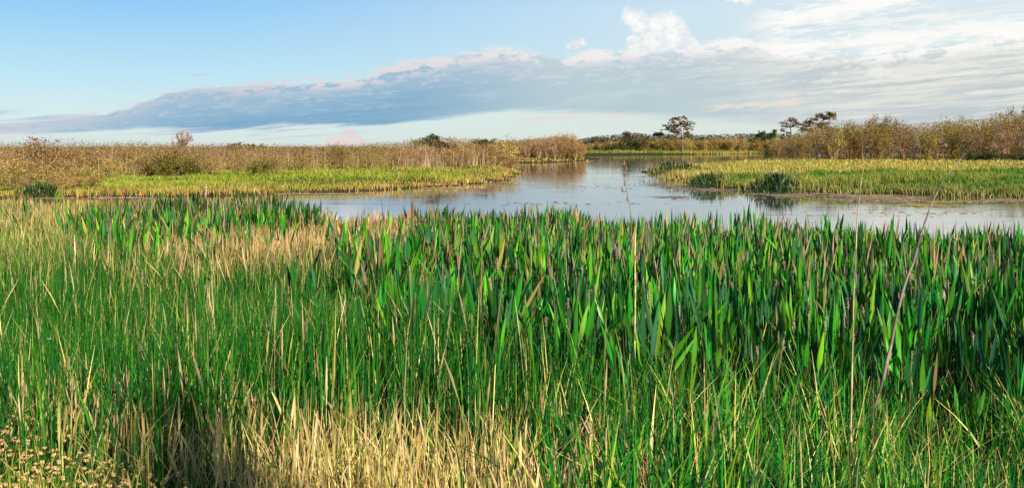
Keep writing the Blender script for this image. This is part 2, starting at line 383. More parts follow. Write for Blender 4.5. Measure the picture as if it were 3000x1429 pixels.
# ------------------------------------------------------------------ far vegetation
OLIVE = [(0.30, 0.20, 0.05), (0.23, 0.155, 0.035), (0.36, 0.25, 0.08), (0.20, 0.18, 0.028), (0.28, 0.235, 0.04), (0.48, 0.35, 0.15), (0.06, 0.04, 0.015), (0.06, 0.055, 0.012), (0.11, 0.065, 0.02)]
GREENISH = [(0.22, 0.18, 0.03), (0.29, 0.23, 0.04), (0.13, 0.12, 0.022), (0.32, 0.22, 0.07), (0.15, 0.09, 0.04)]
RUST = [(0.20, 0.10, 0.025), (0.26, 0.15, 0.03), (0.16, 0.10, 0.03), (0.30, 0.19, 0.06), (0.12, 0.10, 0.02)]
MAUVE = [(0.28, 0.17, 0.12), (0.24, 0.14, 0.09), (0.34, 0.23, 0.16), (0.18, 0.12, 0.06)]
DARKG = [(0.02, 0.05, 0.014), (0.03, 0.065, 0.015), (0.04, 0.06, 0.02), (0.015, 0.035, 0.012)]
PINEG = [(0.08, 0.075, 0.03), (0.13, 0.095, 0.045), (0.055, 0.06, 0.025), (0.18, 0.115, 0.055)]
TWIG = np.array((0.30, 0.21, 0.12))

def grow(rng, stems, Hh, spread, levels, split, wig, r0):
    """stems fan out of the base and fork: returns segment arrays and twig points"""
    P0, P1, R0, R1, tips = [], [], [], [], []
    def go(p, d, L, r, lev):
        k = 2 if lev == 0 else 1
        for _ in range(k):
            d2 = d+rng.normal(size=3)*wig; d2 /= np.linalg.norm(d2); q = p+d2*L/k
            P0.append(p); P1.append(q); R0.append(r); R1.append(r*0.72); p, d, r = q, d2, r*0.72
            if lev >= levels-2: tips.append((P0[-1], q, lev))
        if lev < levels-1:
            for _ in range(split):
                d3 = d+rng.normal(size=3)*0.55; d3[2] = abs(d3[2])*0.8+0.12; d3 /= np.linalg.norm(d3)
                go(p, d3, L*rng.uniform(0.55, 0.8), r*0.75, lev+1)
    for _ in range(stems):
        th = rng.uniform(0, 2*np.pi); s = spread*rng.uniform(0.2, 1)
        d = np.array((np.cos(th)*s, np.sin(th)*s, 1.0)); d /= np.linalg.norm(d)
        go(np.array((np.cos(th), np.sin(th), 0))*0.12*rng.random()*Hh*0.4, d, Hh*rng.uniform(0.32, 0.5), r0*rng.uniform(0.6, 1), 0)
    return np.array(P0), np.array(P1), np.array(R0), np.array(R1), tips

def shrub_meshes(seed, Hh, spread, stems, levels, split, leaves, lsize, pal, twig=TWIG, r0=0.02, low=0.0):
    rng = np.random.default_rng(seed)
    P0, P1, R0, R1, tips = grow(rng, stems, Hh, spread, levels, split, 0.16, r0)
    top = max(P1[:, 2].max(), 0.1); k = Hh/top; P0 *= k; P1 *= k
    b = MB(); tubes(b, P0, P1, R0, R1, np.repeat(twig[None]*(1+0.25*rng.normal(size=(len(P0), 1))), 1, 0))
    T0 = np.array([t[0] for t in tips])*k; T1 = np.array([t[1] for t in tips])*k
    i = rng.integers(0, len(T0), leaves); u = rng.random((leaves, 1))
    p = T0[i]*(1-u)+T1[i]*u+rng.normal(size=(leaves, 3))*0.035*Hh
    if low:
        m = int(leaves*low); rr = np.abs(rng.normal(size=m))*0.3*Hh*max(spread, 0.4); th = rng.uniform(0, 6.3, m)
        p = np.concatenate([p, np.stack([rr*np.cos(th), rr*np.sin(th), rng.random(m)*Hh*0.65], -1)])
    p[:, 2] = np.maximum(p[:, 2], 0.03)
    # leaves cluster in tints, so the crown has light and dark clumps of real colour
    f = MB(); cards(f, p, lsize*rng.uniform(0.6, 1.3, len(p)), pick(rng, pal, len(p), 0.25), rng, 0.2, 0.55)
    return b.mesh('branches', M_BARK), f.mesh('leaves', M_SHRUB)

def shrub_thing(name, meshes, loc, rz, sc, label, cat, group=None):
    t = empty(name, loc, rz); t.scale = sc; tag(t, label, cat, group)
    for nm, me in zip(('branches', 'leaves'), meshes):
        o = bpy.data.objects.new(nm, me); COL.objects.link(o); o.parent = t
    return t

rs = np.random.default_rng(21)
P_OL = [shrub_meshes(100+i, 1.0, 0.75, 7, 4, 3, 1600, 0.040, OLIVE, low=0.5) for i in range(5)]
P_GR = [shrub_meshes(140+i, 1.0, 0.7, 8, 4, 3, 1700, 0.038, GREENISH, low=0.5) for i in range(4)]
P_RT = [shrub_meshes(220+i, 1.0, 0.6, 10, 4, 3, 1500, 0.042, GREENISH+OLIVE[3:5], twig=TWIG*0.6, low=1.1) for i in range(3)]
P_RM = [shrub_meshes(230+i, 1.0, 0.55, 10, 4, 3, 1100, 0.034, MAUVE+OLIVE[:2], twig=TWIG*0.7, low=0.8) for i in range(2)]
FARO = [(0.28, 0.22, 0.05), (0.34, 0.27, 0.07), (0.20, 0.17, 0.035), (0.30, 0.19, 0.07)]
P_FA = [shrub_meshes(240+i, 1.0, 0.6, 9, 4, 3, 1300, 0.055, FARO, low=0.8) for i in range(3)]
P_GN = [shrub_meshes(260+i, 1.0, 0.7, 8, 4, 3, 1300, 0.055, [(0.10, 0.13, 0.02), (0.16, 0.17, 0.025), (0.07, 0.09, 0.015), (0.24, 0.20, 0.04)], low=0.9) for i in range(2)]
P_RU = [shrub_meshes(160+i, 1.0, 0.35, 10, 4, 3, 1400, 0.038, RUST, low=0.6) for i in range(3)]
P_MA = [shrub_meshes(180+i, 1.0, 0.6, 8, 4, 3, 420, 0.035, MAUVE, low=0.3) for i in range(3)]
P_DK = [shrub_meshes(190+i, 1.0, 0.9, 9, 4, 3, 1200, 0.075, DARKG, low=0.9) for i in range(3)]

def gz(x, y): return float(height(np.array([x]), np.array([y]))[0])
def place(protos, x, y, h, name, label, cat, group, wide=1.0):
    me = protos[rs.integers(0, len(protos))]; s = h*rs.uniform(0.9, 1.1)
    return shrub_thing(name, me, (x, y, gz(x, y)-0.03), rs.uniform(0, 6.28), (s*wide, s*wide, s), label, cat, group)

# left thicket: rows of waist-high brown shrubs along a line running away to the right
line = [(-250, 36.5), (0, 38), (200, 41), (400, 47.5), (700, 58), (1000, 66), (1160, 74), (1290, 88)]
lx = [p[0] for p in line]; ld = [p[1] for p in line]
for row in range(3):
    X = -140.0
    while X < 1290:
        d = np.interp(X, lx, ld)+row*2.6*(1+0.35*row)+rs.uniform(-0.7, 0.7); x = (X-XC)/F2*d
        topY = np.interp(X, [0, 300, 640, 850, 1000, 1080, 1180, 1290], [376, 373, 378, 379, 367, 354, 353, 362])+rs.normal()*4
        h = max(H-(topY-HOR)/F2*d-gz(x, d), 1.0)*(rs.uniform(0.85, 1.15) if rs.random() < 0.75 else rs.uniform(1.12, 1.28))
        if row == 0: h *= 0.85
        r = rs.random(); rusty = X > 980
        pr = P_RU if rusty and r < 0.55 else P_GR if r < (0.4 if X > 900 else 0.16) else P_MA if r > 0.86 else P_OL
        place(pr, x, d, h, 'shrub', 'brown twiggy shrub in the thicket on the left bank', 'shrub', 'shrubs of the left thicket', 1.15)
        X += (1.75+0.4*row)/d*F2*rs.uniform(0.8, 1.2)
# low scrub that comes down to the water at far left, and greener bushes at the foot of the thicket
for X, d, h in [(-90, 36, 0.9), (-30, 35.8, 0.8), (35, 36.2, 0.9), (70, 35.8, 0.7), (130, 36.4, 0.8), (165, 36.0, 0.75), (200, 36.6, 0.8), (235, 37.2, 0.7), (150, 38, 1.0), (215, 38.8, 1.0), (60, 37.2, 1.0)]:
    place(P_OL, (X-XC)/F2*d, d, h, 'shrub', 'low brown shrub reaching down to the water edge at far left', 'shrub', 'low shrubs at the far left water edge', 1.2)
for X, d, h in [(385, 47, 1.3), (410, 46.5, 1.2), (435, 47.5, 1.4), (470, 48, 1.4), (495, 48.5, 1.1), (640, 52.5, 1.1), (665, 52, 1.0)]:
    place(P_GN, (X-XC)/F2*d, d, h, 'shrub', 'leafy green bush at the foot of the left thicket', 'shrub', 'green bushes below the left thicket', 1.15)
# the wooded point in the middle
for row in range(2):
    for X in np.arange(1225, 1478, 17.0):
        d = 122+row*7+rs.uniform(-2, 2)+(X-1225)*0.03; x = (X+rs.uniform(-5, 5)-XC)/F2*d
        topY = np.interp(X, [1225, 1300, 1345, 1400, 1430, 1450, 1478], [364, 364, 352, 342, 346, 362, 372])+rs.normal()*3
        h = (H-(topY-HOR)/F2*d)*1.1
        place(P_MA if topY < 356 and rs.random() < 0.6 else P_RU if rs.random() < 0.6 else P_OL, x, d, h, 'shrub', 'rust brown leggy shrub on the point beside the channel', 'shrub', 'shrubs of the point', 0.8)
# right thicket
for row in range(3):
    X = 1955.0+row*4
    while X < 2760:
        d = 100+row*6+rs.uniform(-2, 2); x = (X-XC)/F2*d
        topY = np.interp(X, [1955, 2000, 2080, 2200, 2300, 2420, 2500, 2576, 2760], [362, 345, 330, 312, 316, 306, 296, 285, 275])+rs.normal()*5
        h = (H-(topY-HOR)/F2*d)*rs.uniform(0.98, 1.16)
        if row == 0: h *= 0.82
        r = rs.random(); mv = np.interp(X, [2300, 2560], [0.12, 0.6])
        pr = P_RM if r < mv else P_OL if r < mv+0.12 else P_RT
        place(pr, x, d, h, 'shrub', 'tall olive and brown shrub in the thicket on the right bank', 'shrub', 'shrubs of the right thicket', 0.62)
        X += 3.1/d*F2*rs.uniform(0.8, 1.2)
# low dark growth in front of the right thicket's far end
for X in np.arange(2440, 2700, 22):
    d = 95+rs.uniform(-1.5, 1.5); place(P_DK, (X-XC)/F2*d, d, rs.uniform(0.9, 1.3), 'shrub', 'low dark green shrub at the foot of the right thicket', 'shrub', 'low green shrubs below the right thicket', 1.3)
# far shore
for row in range(2):
    for X in np.arange(1470, 1985, 17.0):
        d = 268+row*10+rs.uniform(-3, 3); x = (X+rs.uniform(-5, 5)-XC)/F2*d
        topY = np.interp(X, [1470, 1560, 1640, 1760, 1880, 1985], [369, 361, 358, 356, 352, 354])+rs.normal()*2.5-row*2
        place(P_FA if rs.random() < 0.8 else P_OL, x, d, (H-(topY-HOR)/F2*d)*1.15, 'shrub', 'olive shrub in the line along the far shore', 'shrub', 'shrubs of the far shore', 0.75)
for X, d, h in [(1500, 252, 2.6), (1525, 254, 2.9), (1548, 255, 3.3), (1572, 257, 2.2), (1590, 262, 5.0), (1605, 262, 4.4)]:
    place(P_DK, (X-XC)/F2*d, d, h, 'shrub', 'dark green rounded shrub at the left end of the far shore', 'shrub', 'dark shrubs of the far shore', 0.75)
for X, d, h in [(1930, 262, 2.2), (1950, 262, 2.6), (1972, 264, 3.0)]:
    place(P_DK, (X-XC)/F2*d, d, h, 'shrub', 'low dark green shrub on the far shore near the right bank', 'shrub', 'low dark shrubs of the far shore', 1.2)

# beyond the front rows the scrub goes on to the horizon as one mass
def far_scrub():
    rng = np.random.default_rng(61); mb = MB()
    def patch(n, Xa, Xb, dfun, depth, hfun, pals, size):
        X = rng.uniform(Xa, Xb, n); d = dfun(X)+depth*rng.random(n)**1.6; x = (X-XC)/F2*d; z0 = height(x, d); k = land(x, d) > 0.3; X, d, x, z0 = X[k], d[k], x[k], z0[k]
        hh = hfun(X, d)*(0.72+0.5*vnoise(x, d, 1.6, 62)+0.12*rng.normal(size=len(x))); z = z0+np.minimum(hh, hfun(X, d)*1.06)*rng.random(len(x))**0.8
        t = vnoise(x, d, 4.0, 63); a, b = pick(rng, pals[0], len(x), 0.25), pick(rng, pals[1], len(x), 0.25); c = np.where((rng.random(len(x)) < t)[:, None], a, b)
        cards(mb, np.stack([x, d, z], -1), size*d/60*rng.uniform(0.6, 1.3, len(x)), c, rng, 0.1, 0.5)
    ht = lambda X, d: np.maximum(H-(np.interp(X, [0, 300, 640, 850, 1000, 1080, 1180, 1290], [374, 372, 377, 378, 368, 357, 357, 363])-HOR)/F2*d, 1.2)
    patch(100000, -160, 1290, lambda X: np.interp(X, lx, ld)+3, 60, ht, (OLIVE, MAUVE), 0.08)
    patch(28000, -160, 1290, lambda X: np.interp(X, lx, ld)+60, 260, lambda X, d: 1.85+0*d, (OLIVE, GREENISH), 0.08)
    patch(12000, 1225, 1470, lambda X: 128+0*X, 30, lambda X, d: H-(np.interp(X, [1225, 1345, 1400, 1430, 1470], [366, 358, 350, 354, 374])-HOR)/F2*d, (RUST, OLIVE), 0.11)
    patch(90000, 1950, 2780, lambda X: 101+0*X, 32, lambda X, d: H-(np.interp(X, [1955, 2000, 2080, 2200, 2300, 2420, 2500, 2576, 2760], [364, 350, 338, 322, 324, 316, 308, 298, 288])-HOR)/F2*d, (GREENISH, MAUVE), 0.085)
    patch(22000, 1450, 2000, lambda X: 276+0*X, 60, lambda X, d: H-(np.interp(X, [1470, 1560, 1640, 1760, 1880, 1985], [369, 361, 358, 356, 352, 354])-HOR)/F2*d, (FARO, OLIVE), 0.10)
    patch(22000, 1440, 2010, lambda X: 296+0*X, 30, lambda X, d: H-1.15*(np.interp(X, [1440, 1500, 1600, 1640, 1760, 1880, 2010], [360, 350, 344, 347, 348, 345, 344])-HOR)/F2*d, (DARKG+PINEG[:2], PINEG), 0.12)
    for n, Xa, Xb, dfun, dep, hh in [(1500, -160, 1290, lambda X: np.interp(X, lx, ld), 22, 1.6), (1300, 1980, 2780, lambda X: 100+0*X, 22, 2.9), (900, 1000, 1290, lambda X: np.interp(X, lx, ld)-1, 8, 1.9)]:
        X = rng.uniform(Xa, Xb, n); d = dfun(X)+dep*rng.random(n); x = (X-XC)/F2*d; k = land(x, d) > 0.3; x, d = x[k], d[k]; m = len(x)     # bare upright stems
        c = pick(rng, [(0.42, 0.32, 0.22), (0.30, 0.22, 0.14), (0.50, 0.40, 0.28), (0.40, 0.24, 0.10)], m, 0.2)
        blades(mb, np.stack([x, d, height(x, d)], -1), hh*rng.uniform(0.5, 1.25, m), np.abs(rng.normal(size=m))*0.2, rng.uniform(0, 6.28, m), 0.0007*np.minimum(d, 75)*rng.uniform(0.5, 1, m), rng.uniform(0, 6.28, m), c, c, 'rush', 3)
    tag(mb.build('distant_scrub', M_SHRUB), kind='stuff')
far_scrub()

# trees: a tapered trunk, limbs that reach flat foliage pads
def pad_tree(name, D, bx, by, trunk_top, pads, label, pal, tw=0.16, seed=0, n=150, cs=0.34, cat='tree', bare=False, group=None):
    rng = np.random.default_rng(seed); B = at_depth(bx, by, D); x0, y0 = B[0], B[1]; z0 = gz(x0, y0)-0.1
    root = empty(name, (x0, y0, z0)); tag(root, label, cat, group); O = np.array((x0, y0, z0))
    tp = at_depth(*trunk_top, D)-O; tk = MB(); s = np.linspace(0, 1, 9)[:, None]
    pts = s*tp+np.concatenate([rng.normal(size=(9, 2))*0.06*s*(1-s)*4, np.zeros((9, 1))], 1)
    path_tube(tk, pts, tw*(1-0.72*s[:, 0]), (0.10, 0.075, 0.055), 7)
    lm = MB(); cr = MB()
    for (X, Y, rx, ry) in pads:
        c = at_depth(X, Y, D)-O; R = rx/F2*D; rz = ry/F2*D; c[1] += rng.uniform(-1, 1)*R*0.9
        zt = np.clip(c[2]-R*0.5, tp[2]*0.35, tp[2]*0.97); a = tp*(zt/tp[2]); mid = (a+c)/2+np.array((0, 0, -0.08*R))
        path_tube(lm, [a, mid, c], [tw*0.36, tw*0.24, tw*0.1], (0.11, 0.085, 0.06), 4)
        for _ in range(5):
            e = c+rng.normal(size=3)*np.array((R, R, rz))*0.5; path_tube(lm, [mid*0.4+c*0.6, e], [tw*0.12, 0.02], (0.11, 0.085, 0.06), 3)
        m = int(2.1*n*max(R, 0.6)**1.3)
        # several small tufts inside each pad keep its outline ragged
        tc_ = rng.normal(size=(max(5, m//16), 3))*np.array((R*0.52, R*0.52, rz*0.55))+c
        p = tc_[rng.integers(0, len(tc_), m)]+rng.normal(size=(m, 3))*np.array((0.27, 0.27, 0.15))*max(R, 0.7)*0.8
        cards(cr, p, cs*rng.uniform(0.5, 1.2, m), pick(rng, pal, m, 0.3), rng, 0.35, 0.45)
    tk.build('trunk', M_BARK, root); lm.build('limbs', M_BARK, root); cr.build('crown', M_TREE, root)
    return root
z3 = lambda zx, zy, rx, ry: ((1500+zx*750/2556)*0.8587, (300+zy*360/1227)*0.8587, rx*0.252, ry*0.252)
z4 = lambda zx, zy, rx, ry: ((2250+zx*750/2556)*0.8587, (300+zy*360/1227)*0.8587, rx*0.252, ry*0.252)
pad_tree('pine_tree', 258, 1717, 387, (1712, 300), [z3(*p) for p in [(1645, 165, 45, 22), (1715, 160, 28, 24), (1605, 190, 40, 20), (1590, 240, 55, 18), (1545, 262, 28, 20), (1650, 235, 55, 24), (1700, 210, 40, 25), (1765, 215, 50, 22), (1760, 262, 50, 28), (1620, 285, 55, 16), (1740, 315, 45, 20), (1600, 335, 50, 26), (1785, 340, 48, 18), (1655, 300, 40, 20)]],
         'tallest pine on the far shore with bare lower trunk and open layered crown', PINEG, 0.24, 1, 60, 0.62)
pad_tree('pine_tree', 118, 2050, 400, (2072, 290), [z4(*p) for p in [(612, 112, 60, 18), (590, 150, 75, 18), (520, 135, 35, 18), (640, 130, 25, 12), (455, 170, 40, 14), (412, 195, 55, 15), (390, 232, 60, 12), (545, 212, 65, 12), (560, 245, 60, 12), (440, 278, 100, 14), (600, 272, 70, 12), (350, 268, 30, 12)]],
         'dark flat layered pine rising behind the left end of the right thicket', [(0.09, 0.08, 0.025), (0.14, 0.10, 0.03), (0.18, 0.125, 0.045)], 0.16, 2, 150, 0.3)
pad_tree('cypress_tree', 128, 1990, 398, (1989, 302), [z4(*p) for p in [(238, 162, 28, 12), (215, 182, 35, 10), (200, 212, 60, 10), (300, 222, 50, 6), (262, 200, 40, 10), (170, 240, 35, 7), (240, 235, 50, 8), (150, 290, 45, 22), (250, 188, 30, 10)]],
         'thin grey cypress with short flat branches left of the layered pine', [(0.14, 0.10, 0.07), (0.10, 0.08, 0.05), (0.18, 0.13, 0.09)], 0.13, 3, 80, 0.3)
pad_tree('pine_tree', 150, 1947, 396, (1947, 330), [z4(*p) for p in [(62, 292, 22, 12), (45, 315, 35, 14), (60, 335, 40, 16), (40, 352, 45, 18)]],
         'small dark pine poking up between the thin cypress and the round green tree', DARKG, 0.1, 4, 120, 0.35)
pad_tree('round_tree', 275, 1915, 386, (1915, 335), [z3(*p) for p in [(2490, 300, 30, 22), (2470, 330, 40, 24), (2515, 330, 38, 24), (2490, 355, 58, 26), (2460, 372, 45, 22), (2525, 372, 45, 22)]],
         'round dark green tree above the far shore shrubs near the right bank', [(0.015, 0.05, 0.015), (0.025, 0.07, 0.02), (0.012, 0.035, 0.014)], 0.2, 5, 80, 0.6)
pad_tree('cypress_tree', 264, 1576, 388, (1578, 340), [z3(*p) for p in [(1160, 315, 55, 16), (1190, 345, 60, 20), (1130, 350, 40, 20), (1180, 375, 55, 18), (1110, 380, 40, 20)]],
         'brown domed tree at the left end of the far shore above the dark shrubs', [(0.11, 0.075, 0.04), (0.08, 0.06, 0.03), (0.06, 0.06, 0.025)], 0.18, 6, 60, 0.6)
pad_tree('cypress_tree', 262, 1663, 386, (1661, 346), [z3(*p) for p in [(1450, 312, 45, 12), (1490, 300, 25, 16), (1480, 325, 40, 12), (1430, 318, 30, 8)]],
         'short flat topped tree with pale trunk left of the tallest pine', [(0.12, 0.085, 0.05), (0.09, 0.065, 0.04)], 0.2, 7, 60, 0.6)
pad_tree('round_tree', 285, 1508, 384, (1506, 356), [z3(*p) for p in [(860, 372, 55, 16), (820, 385, 40, 16), (900, 390, 55, 16), (780, 402, 40, 14), (930, 405, 40, 16)]],
         'broad low brown crowned tree farthest left on the far shore', [(0.10, 0.075, 0.035), (0.07, 0.065, 0.025)], 0.2, 8, 60, 0.6)
for k, (X, Y, r) in enumerate([(1455, 362, 8), (1620, 352, 9), (1606, 356, 8), (1640, 354, 9), (1690, 352, 10), (1740, 352, 10), (1765, 350, 11), (1785, 354, 9), (1552, 358, 9), (1480, 358, 8), (1530, 355, 10), (1600, 350, 10), (1630, 348, 10), (1810, 352, 9), (1835, 354, 9), (1860, 350, 8), (1675, 350, 10), (1720, 354, 9), (1895, 352, 8)]):
    pad_tree('distant_tree', 300, X, 384, (X, Y+3), [(X-r*0.5, Y+4, r, 5), (X+r*0.5, Y+5, r, 5), (X, Y, r*0.8, 4), (X+r*0.2, Y+10, r*1.2, 6)],
             'small dark tree standing back in the line behind the far shore shrubs', PINEG[:3]+DARKG[1:3], 0.15, 30+k, 60, 0.6, group='small trees of the far treeline')
pad_tree('dark_tree', 76, 1090, 398, (1090, 347), [(1090, 344, 8, 6), (1080, 352, 16, 6), (1100, 352, 20, 7), (1056, 358, 20, 5), (1120, 362, 18, 6), (1090, 365, 26, 6)],
         'dark green pointed tree above the rust coloured end of the left thicket', [(0.03, 0.05, 0.015), (0.05, 0.06, 0.02), (0.08, 0.065, 0.025)], 0.09, 50, 170, 0.22)
pad_tree('dark_tree', 84, 1215, 398, (1215, 358), [(1205, 356, 16, 5), (1224, 358, 18, 6), (1212, 364, 22, 6)],
         'small dark green tree at the right end of the left thicket', [(0.03, 0.05, 0.015), (0.06, 0.06, 0.02)], 0.08, 51, 170, 0.22)
pad_tree('flat_topped_tree', 150, 592, 386, (592, 366), [(590, 364, 14, 3), (598, 369, 14, 4), (583, 371, 12, 4)], 'small flat topped tree far behind the left thicket', PINEG, 0.08, 52, 150, 0.35)
pad_tree('flat_topped_tree', 150, 630, 386, (630, 370), [(622, 370, 16, 4), (640, 369, 14, 4), (657, 370, 7, 6)], 'wide low treetop far behind the left thicket, right of the small flat one', PINEG, 0.08, 53, 150, 0.35)
# the bare round tree standing out of the left thicket
def bare_tree():
    D = 60; x = (458-XC)/F2*D; z = gz(x, D); hh = (H-(335-HOR)/F2*D-z)*1.12
    rng = np.random.default_rng(77); P0, P1, R0, R1, tips = grow(rng, 3, 1, 0.25, 5, 4, 0.14, 0.03)
    k = hh/P1[:, 2].max(); P0 *= k; P1 *= k
    hw = np.percentile(np.abs(P1[:, :2]), 98); f = 0.95/hw; P0[:, :2] *= f; P1[:, :2] *= f
    root = empty('bare_tree', (x, D, z-0.03)); tag(root, 'bare pinkish grey tree with round twiggy crown above the left thicket', 'tree')
    isT = R0 > 0.012; b = MB(); tubes(b, P0[isT], P1[isT], R0[isT], R1[isT], (0.16, 0.12, 0.10), 5); b.build('trunk', M_BARK, root)
    c = MB(); tubes(c, P0[~isT], P1[~isT], np.maximum(R0[~isT], 0.012), np.maximum(R1[~isT], 0.010), (0.30, 0.20, 0.17)); c.build('crown', M_BARK, root)
bare_tree()

# ------------------------------------------------------------------ grass of the banks (uncountable)
def sample_bank(rng, n, test, dmin, dmax, xa, xb):
    """points spread evenly over the picture's depth rows rather than over the plan, denser near the viewer"""
    D = 1/(rng.uniform(1/dmax, 1/dmin, n)); X = rng.uniform(xa, xb, n); x = (X-XC)/F2*D
    k = test(x, D); return x[k], D[k]
def bank_grass(name, poly, n, dmin, dmax, xa, xb, pal_in, pal_edge, pal_far, seed, hmul=1.0, streaks=False):
    rng = np.random.default_rng(seed); far_k = lambda y: np.clip(y/40, 0.25, 3)
    x, y = sample_bank(rng, n, lambda x, y: land(x, y) > 0.1-0.7*rng.random(len(x))**3*np.clip(y/40, 0.5, 2), dmin, dmax, xa, xb)
    s = sdist(poly, x, y); k = s > -3*far_k(y); x, y, s = x[k], y[k], s[k]
    z = height(x, y); m = len(x)
    patch = vnoise(x, y, 3.5, seed+1)*0.6+vnoise(x, y, 1.2, seed+2)*0.4
    edge = np.exp(-np.clip(s, 0, None)/1.6); far = np.clip((y-55)/25, 0, 1)
    if streaks: patch = vnoise(x, y*2.6, 9.0, seed+1)*0.75+vnoise(x, y, 1.5, seed+2)*0.25; far = np.clip((y-50)/8+(patch-0.5)*1.8, 0, 1)
    r = rng.random(m); c = pick(rng, pal_in, m, 0.2); ce = pick(rng, pal_edge, m, 0.2); cf = pick(rng, pal_far, m, 0.2)
    c = np.where((r < far*(0.3+0.6*patch))[:, None], cf, c)
    if streaks: cd = pick(rng, [(0.04, 0.16, 0.012), (0.02, 0.11, 0.01), (0.08, 0.20, 0.02)], m, 0.2); c = np.where(((patch < 0.63) & (rng.random(m) < 0.85) & (far < 0.7))[:, None], cd, c)  # streaks of fresh green, darkened to carry the ridges' shadows in the colour
    else: cd = pick(rng, [(0.05, 0.12, 0.008), (0.09, 0.16, 0.012)], m, 0.2); c = np.where(((vnoise(x, y*2, 6.0, seed+5) < 0.36) & (rng.random(m) < 0.85))[:, None], cd, c)  # darker patches stand for shrub shadows, put into the grass colour
    c = np.where((rng.random(m) < edge*0.85)[:, None], ce, c)
    tuft = vnoise(x, y, 0.55, seed+7)*0.5+vnoise(x, y, 1.6, seed+8)*0.5
    h = (0.12+0.75*np.clip(tuft-0.2, 0, 1)*(0.5+patch)+0.08*rng.random(m)+0.12*edge*rng.random(m))*hmul; c = c*(0.8+0.4*vnoise(x, y, 0.9, seed+9))[:, None]; g = rng.random(m) < 0.10; c[g] = pick(rng, pal_edge, g.sum(), 0.2)
    w = np.clip(y*0.0009, 0.02, 0.12)
    mb = MB(); blades(mb, np.stack([x, y, z-0.02], -1), h, rng.uniform(0, 0.6, m), rng.uniform(0, 6.28, m), w, rng.uniform(0, 6.28, m), c*0.9, c, 'grass', 2)
    return mb.build(name, M_GRASS)
LIME = [(0.18, 0.26, 0.022), (0.25, 0.31, 0.03), (0.11, 0.22, 0.018), (0.32, 0.33, 0.06), (0.07, 0.16, 0.015)]
LIME2 = [(0.17, 0.25, 0.03), (0.10, 0.20, 0.02), (0.30, 0.30, 0.06), (0.07, 0.17, 0.02), (0.24, 0.27, 0.05)]
EDGE = [(0.36, 0.24, 0.08), (0.30, 0.20, 0.06), (0.24, 0.22, 0.06), (0.40, 0.30, 0.12), (0.34, 0.19, 0.05)]
EDGE2 = [(0.26, 0.22, 0.08), (0.20, 0.22, 0.05), (0.14, 0.18, 0.04), (0.32, 0.26, 0.12)]
GOLD = [(0.46, 0.36, 0.09), (0.40, 0.34, 0.08), (0.52, 0.40, 0.14), (0.34, 0.33, 0.06)]
tag(bank_grass('bank_grass', LEFT, 150000, 33, 130, -160, 1510, LIME, EDGE, EDGE, 300, 0.5), kind='stuff')
tag(bank_grass('meadow_grass', RIGHT, 150000, 33, 175, 1610, 2760, LIME2, EDGE2, GOLD, 320, 0.78, True), kind='stuff')
tag(bank_grass('far_shore_grass', FAR, 26000, 235, 300, 1440, 2020, [(0.22, 0.22, 0.04), (0.12, 0.18, 0.02), (0.30, 0.26, 0.08)], EDGE, LIME, 340, 1.6), kind='stuff')

# floating leaves and scum along the right bank, mud line on the left
def floaters():
    rng = np.random.default_rng(8); mb = MB()
    for (X, Y, rx, ry, n, pal) in [(1960, 492, 90, 5, 700, 0), (2080, 490, 130, 7, 1500, 0), (2230, 500, 150, 8, 2600, 0), (2150, 492, 120, 9, 1600, 0), (2400, 507, 160, 4, 900, 1), (2330, 518, 60, 3, 260, 1), (2520, 505, 90, 4, 700, 0), (1690, 497, 60, 3, 260, 0), (1660, 464, 50, 5, 300, 0), (1720, 470, 70, 4, 500, 0), (1790, 478, 60, 4, 420, 0), (1650, 424, 30, 3, 150, 0), (1640, 443, 40, 4, 220, 0), (1575, 437, 20, 1.2, 40, 0), (280, 499, 170, 1.5, 800, 2), (820, 488, 130, 1.2, 500, 2), (1130, 474, 90, 1.5, 300, 2), (2230, 494, 90, 4, 900, 1), (1500, 470, 200, 8, 90, 0), (1400, 512, 220, 6, 70, 0), (2300, 535, 250, 6, 80, 1), (1250, 462, 50, 3, 160, 0)]:
        Xs = X+rng.normal(size=n)*rx*0.5; Ys = np.maximum(Y+rng.normal(size=n)*ry*0.55, 400); D = H*F2/(Ys-HOR); x = (Xs-XC)/F2*D
        k = vnoise(x, D, 0.9, 70) > 0.32; x, D = x[k], D[k]; m = len(x)
        c = pick(rng, [[(0.26, 0.20, 0.16), (0.34, 0.26, 0.2), (0.2, 0.17, 0.12), (0.16, 0.15, 0.08)], [(0.42, 0.30, 0.10), (0.36, 0.28, 0.14), (0.22, 0.22, 0.07)], [(0.42, 0.32, 0.25), (0.34, 0.25, 0.18), (0.48, 0.38, 0.3)]][pal], m, 0.2)
        th = rng.uniform(0, 6.28, m); r = rng.uniform(0.05, 0.13, m); q = np.arange(4)*np.pi/2
        v = np.stack([x[:, None]+np.cos(th[:, None]+q)*r[:, None], D[:, None]+np.sin(th[:, None]+q)*r[:, None], 0.006+rng.random((m, 4))*0.012], -1)
        mb.add(v, np.arange(4*m).reshape(m, 4), np.repeat(c, 4, 0))
    tag(mb.build('floating_leaves', M_DRY), kind='stuff')
floaters()

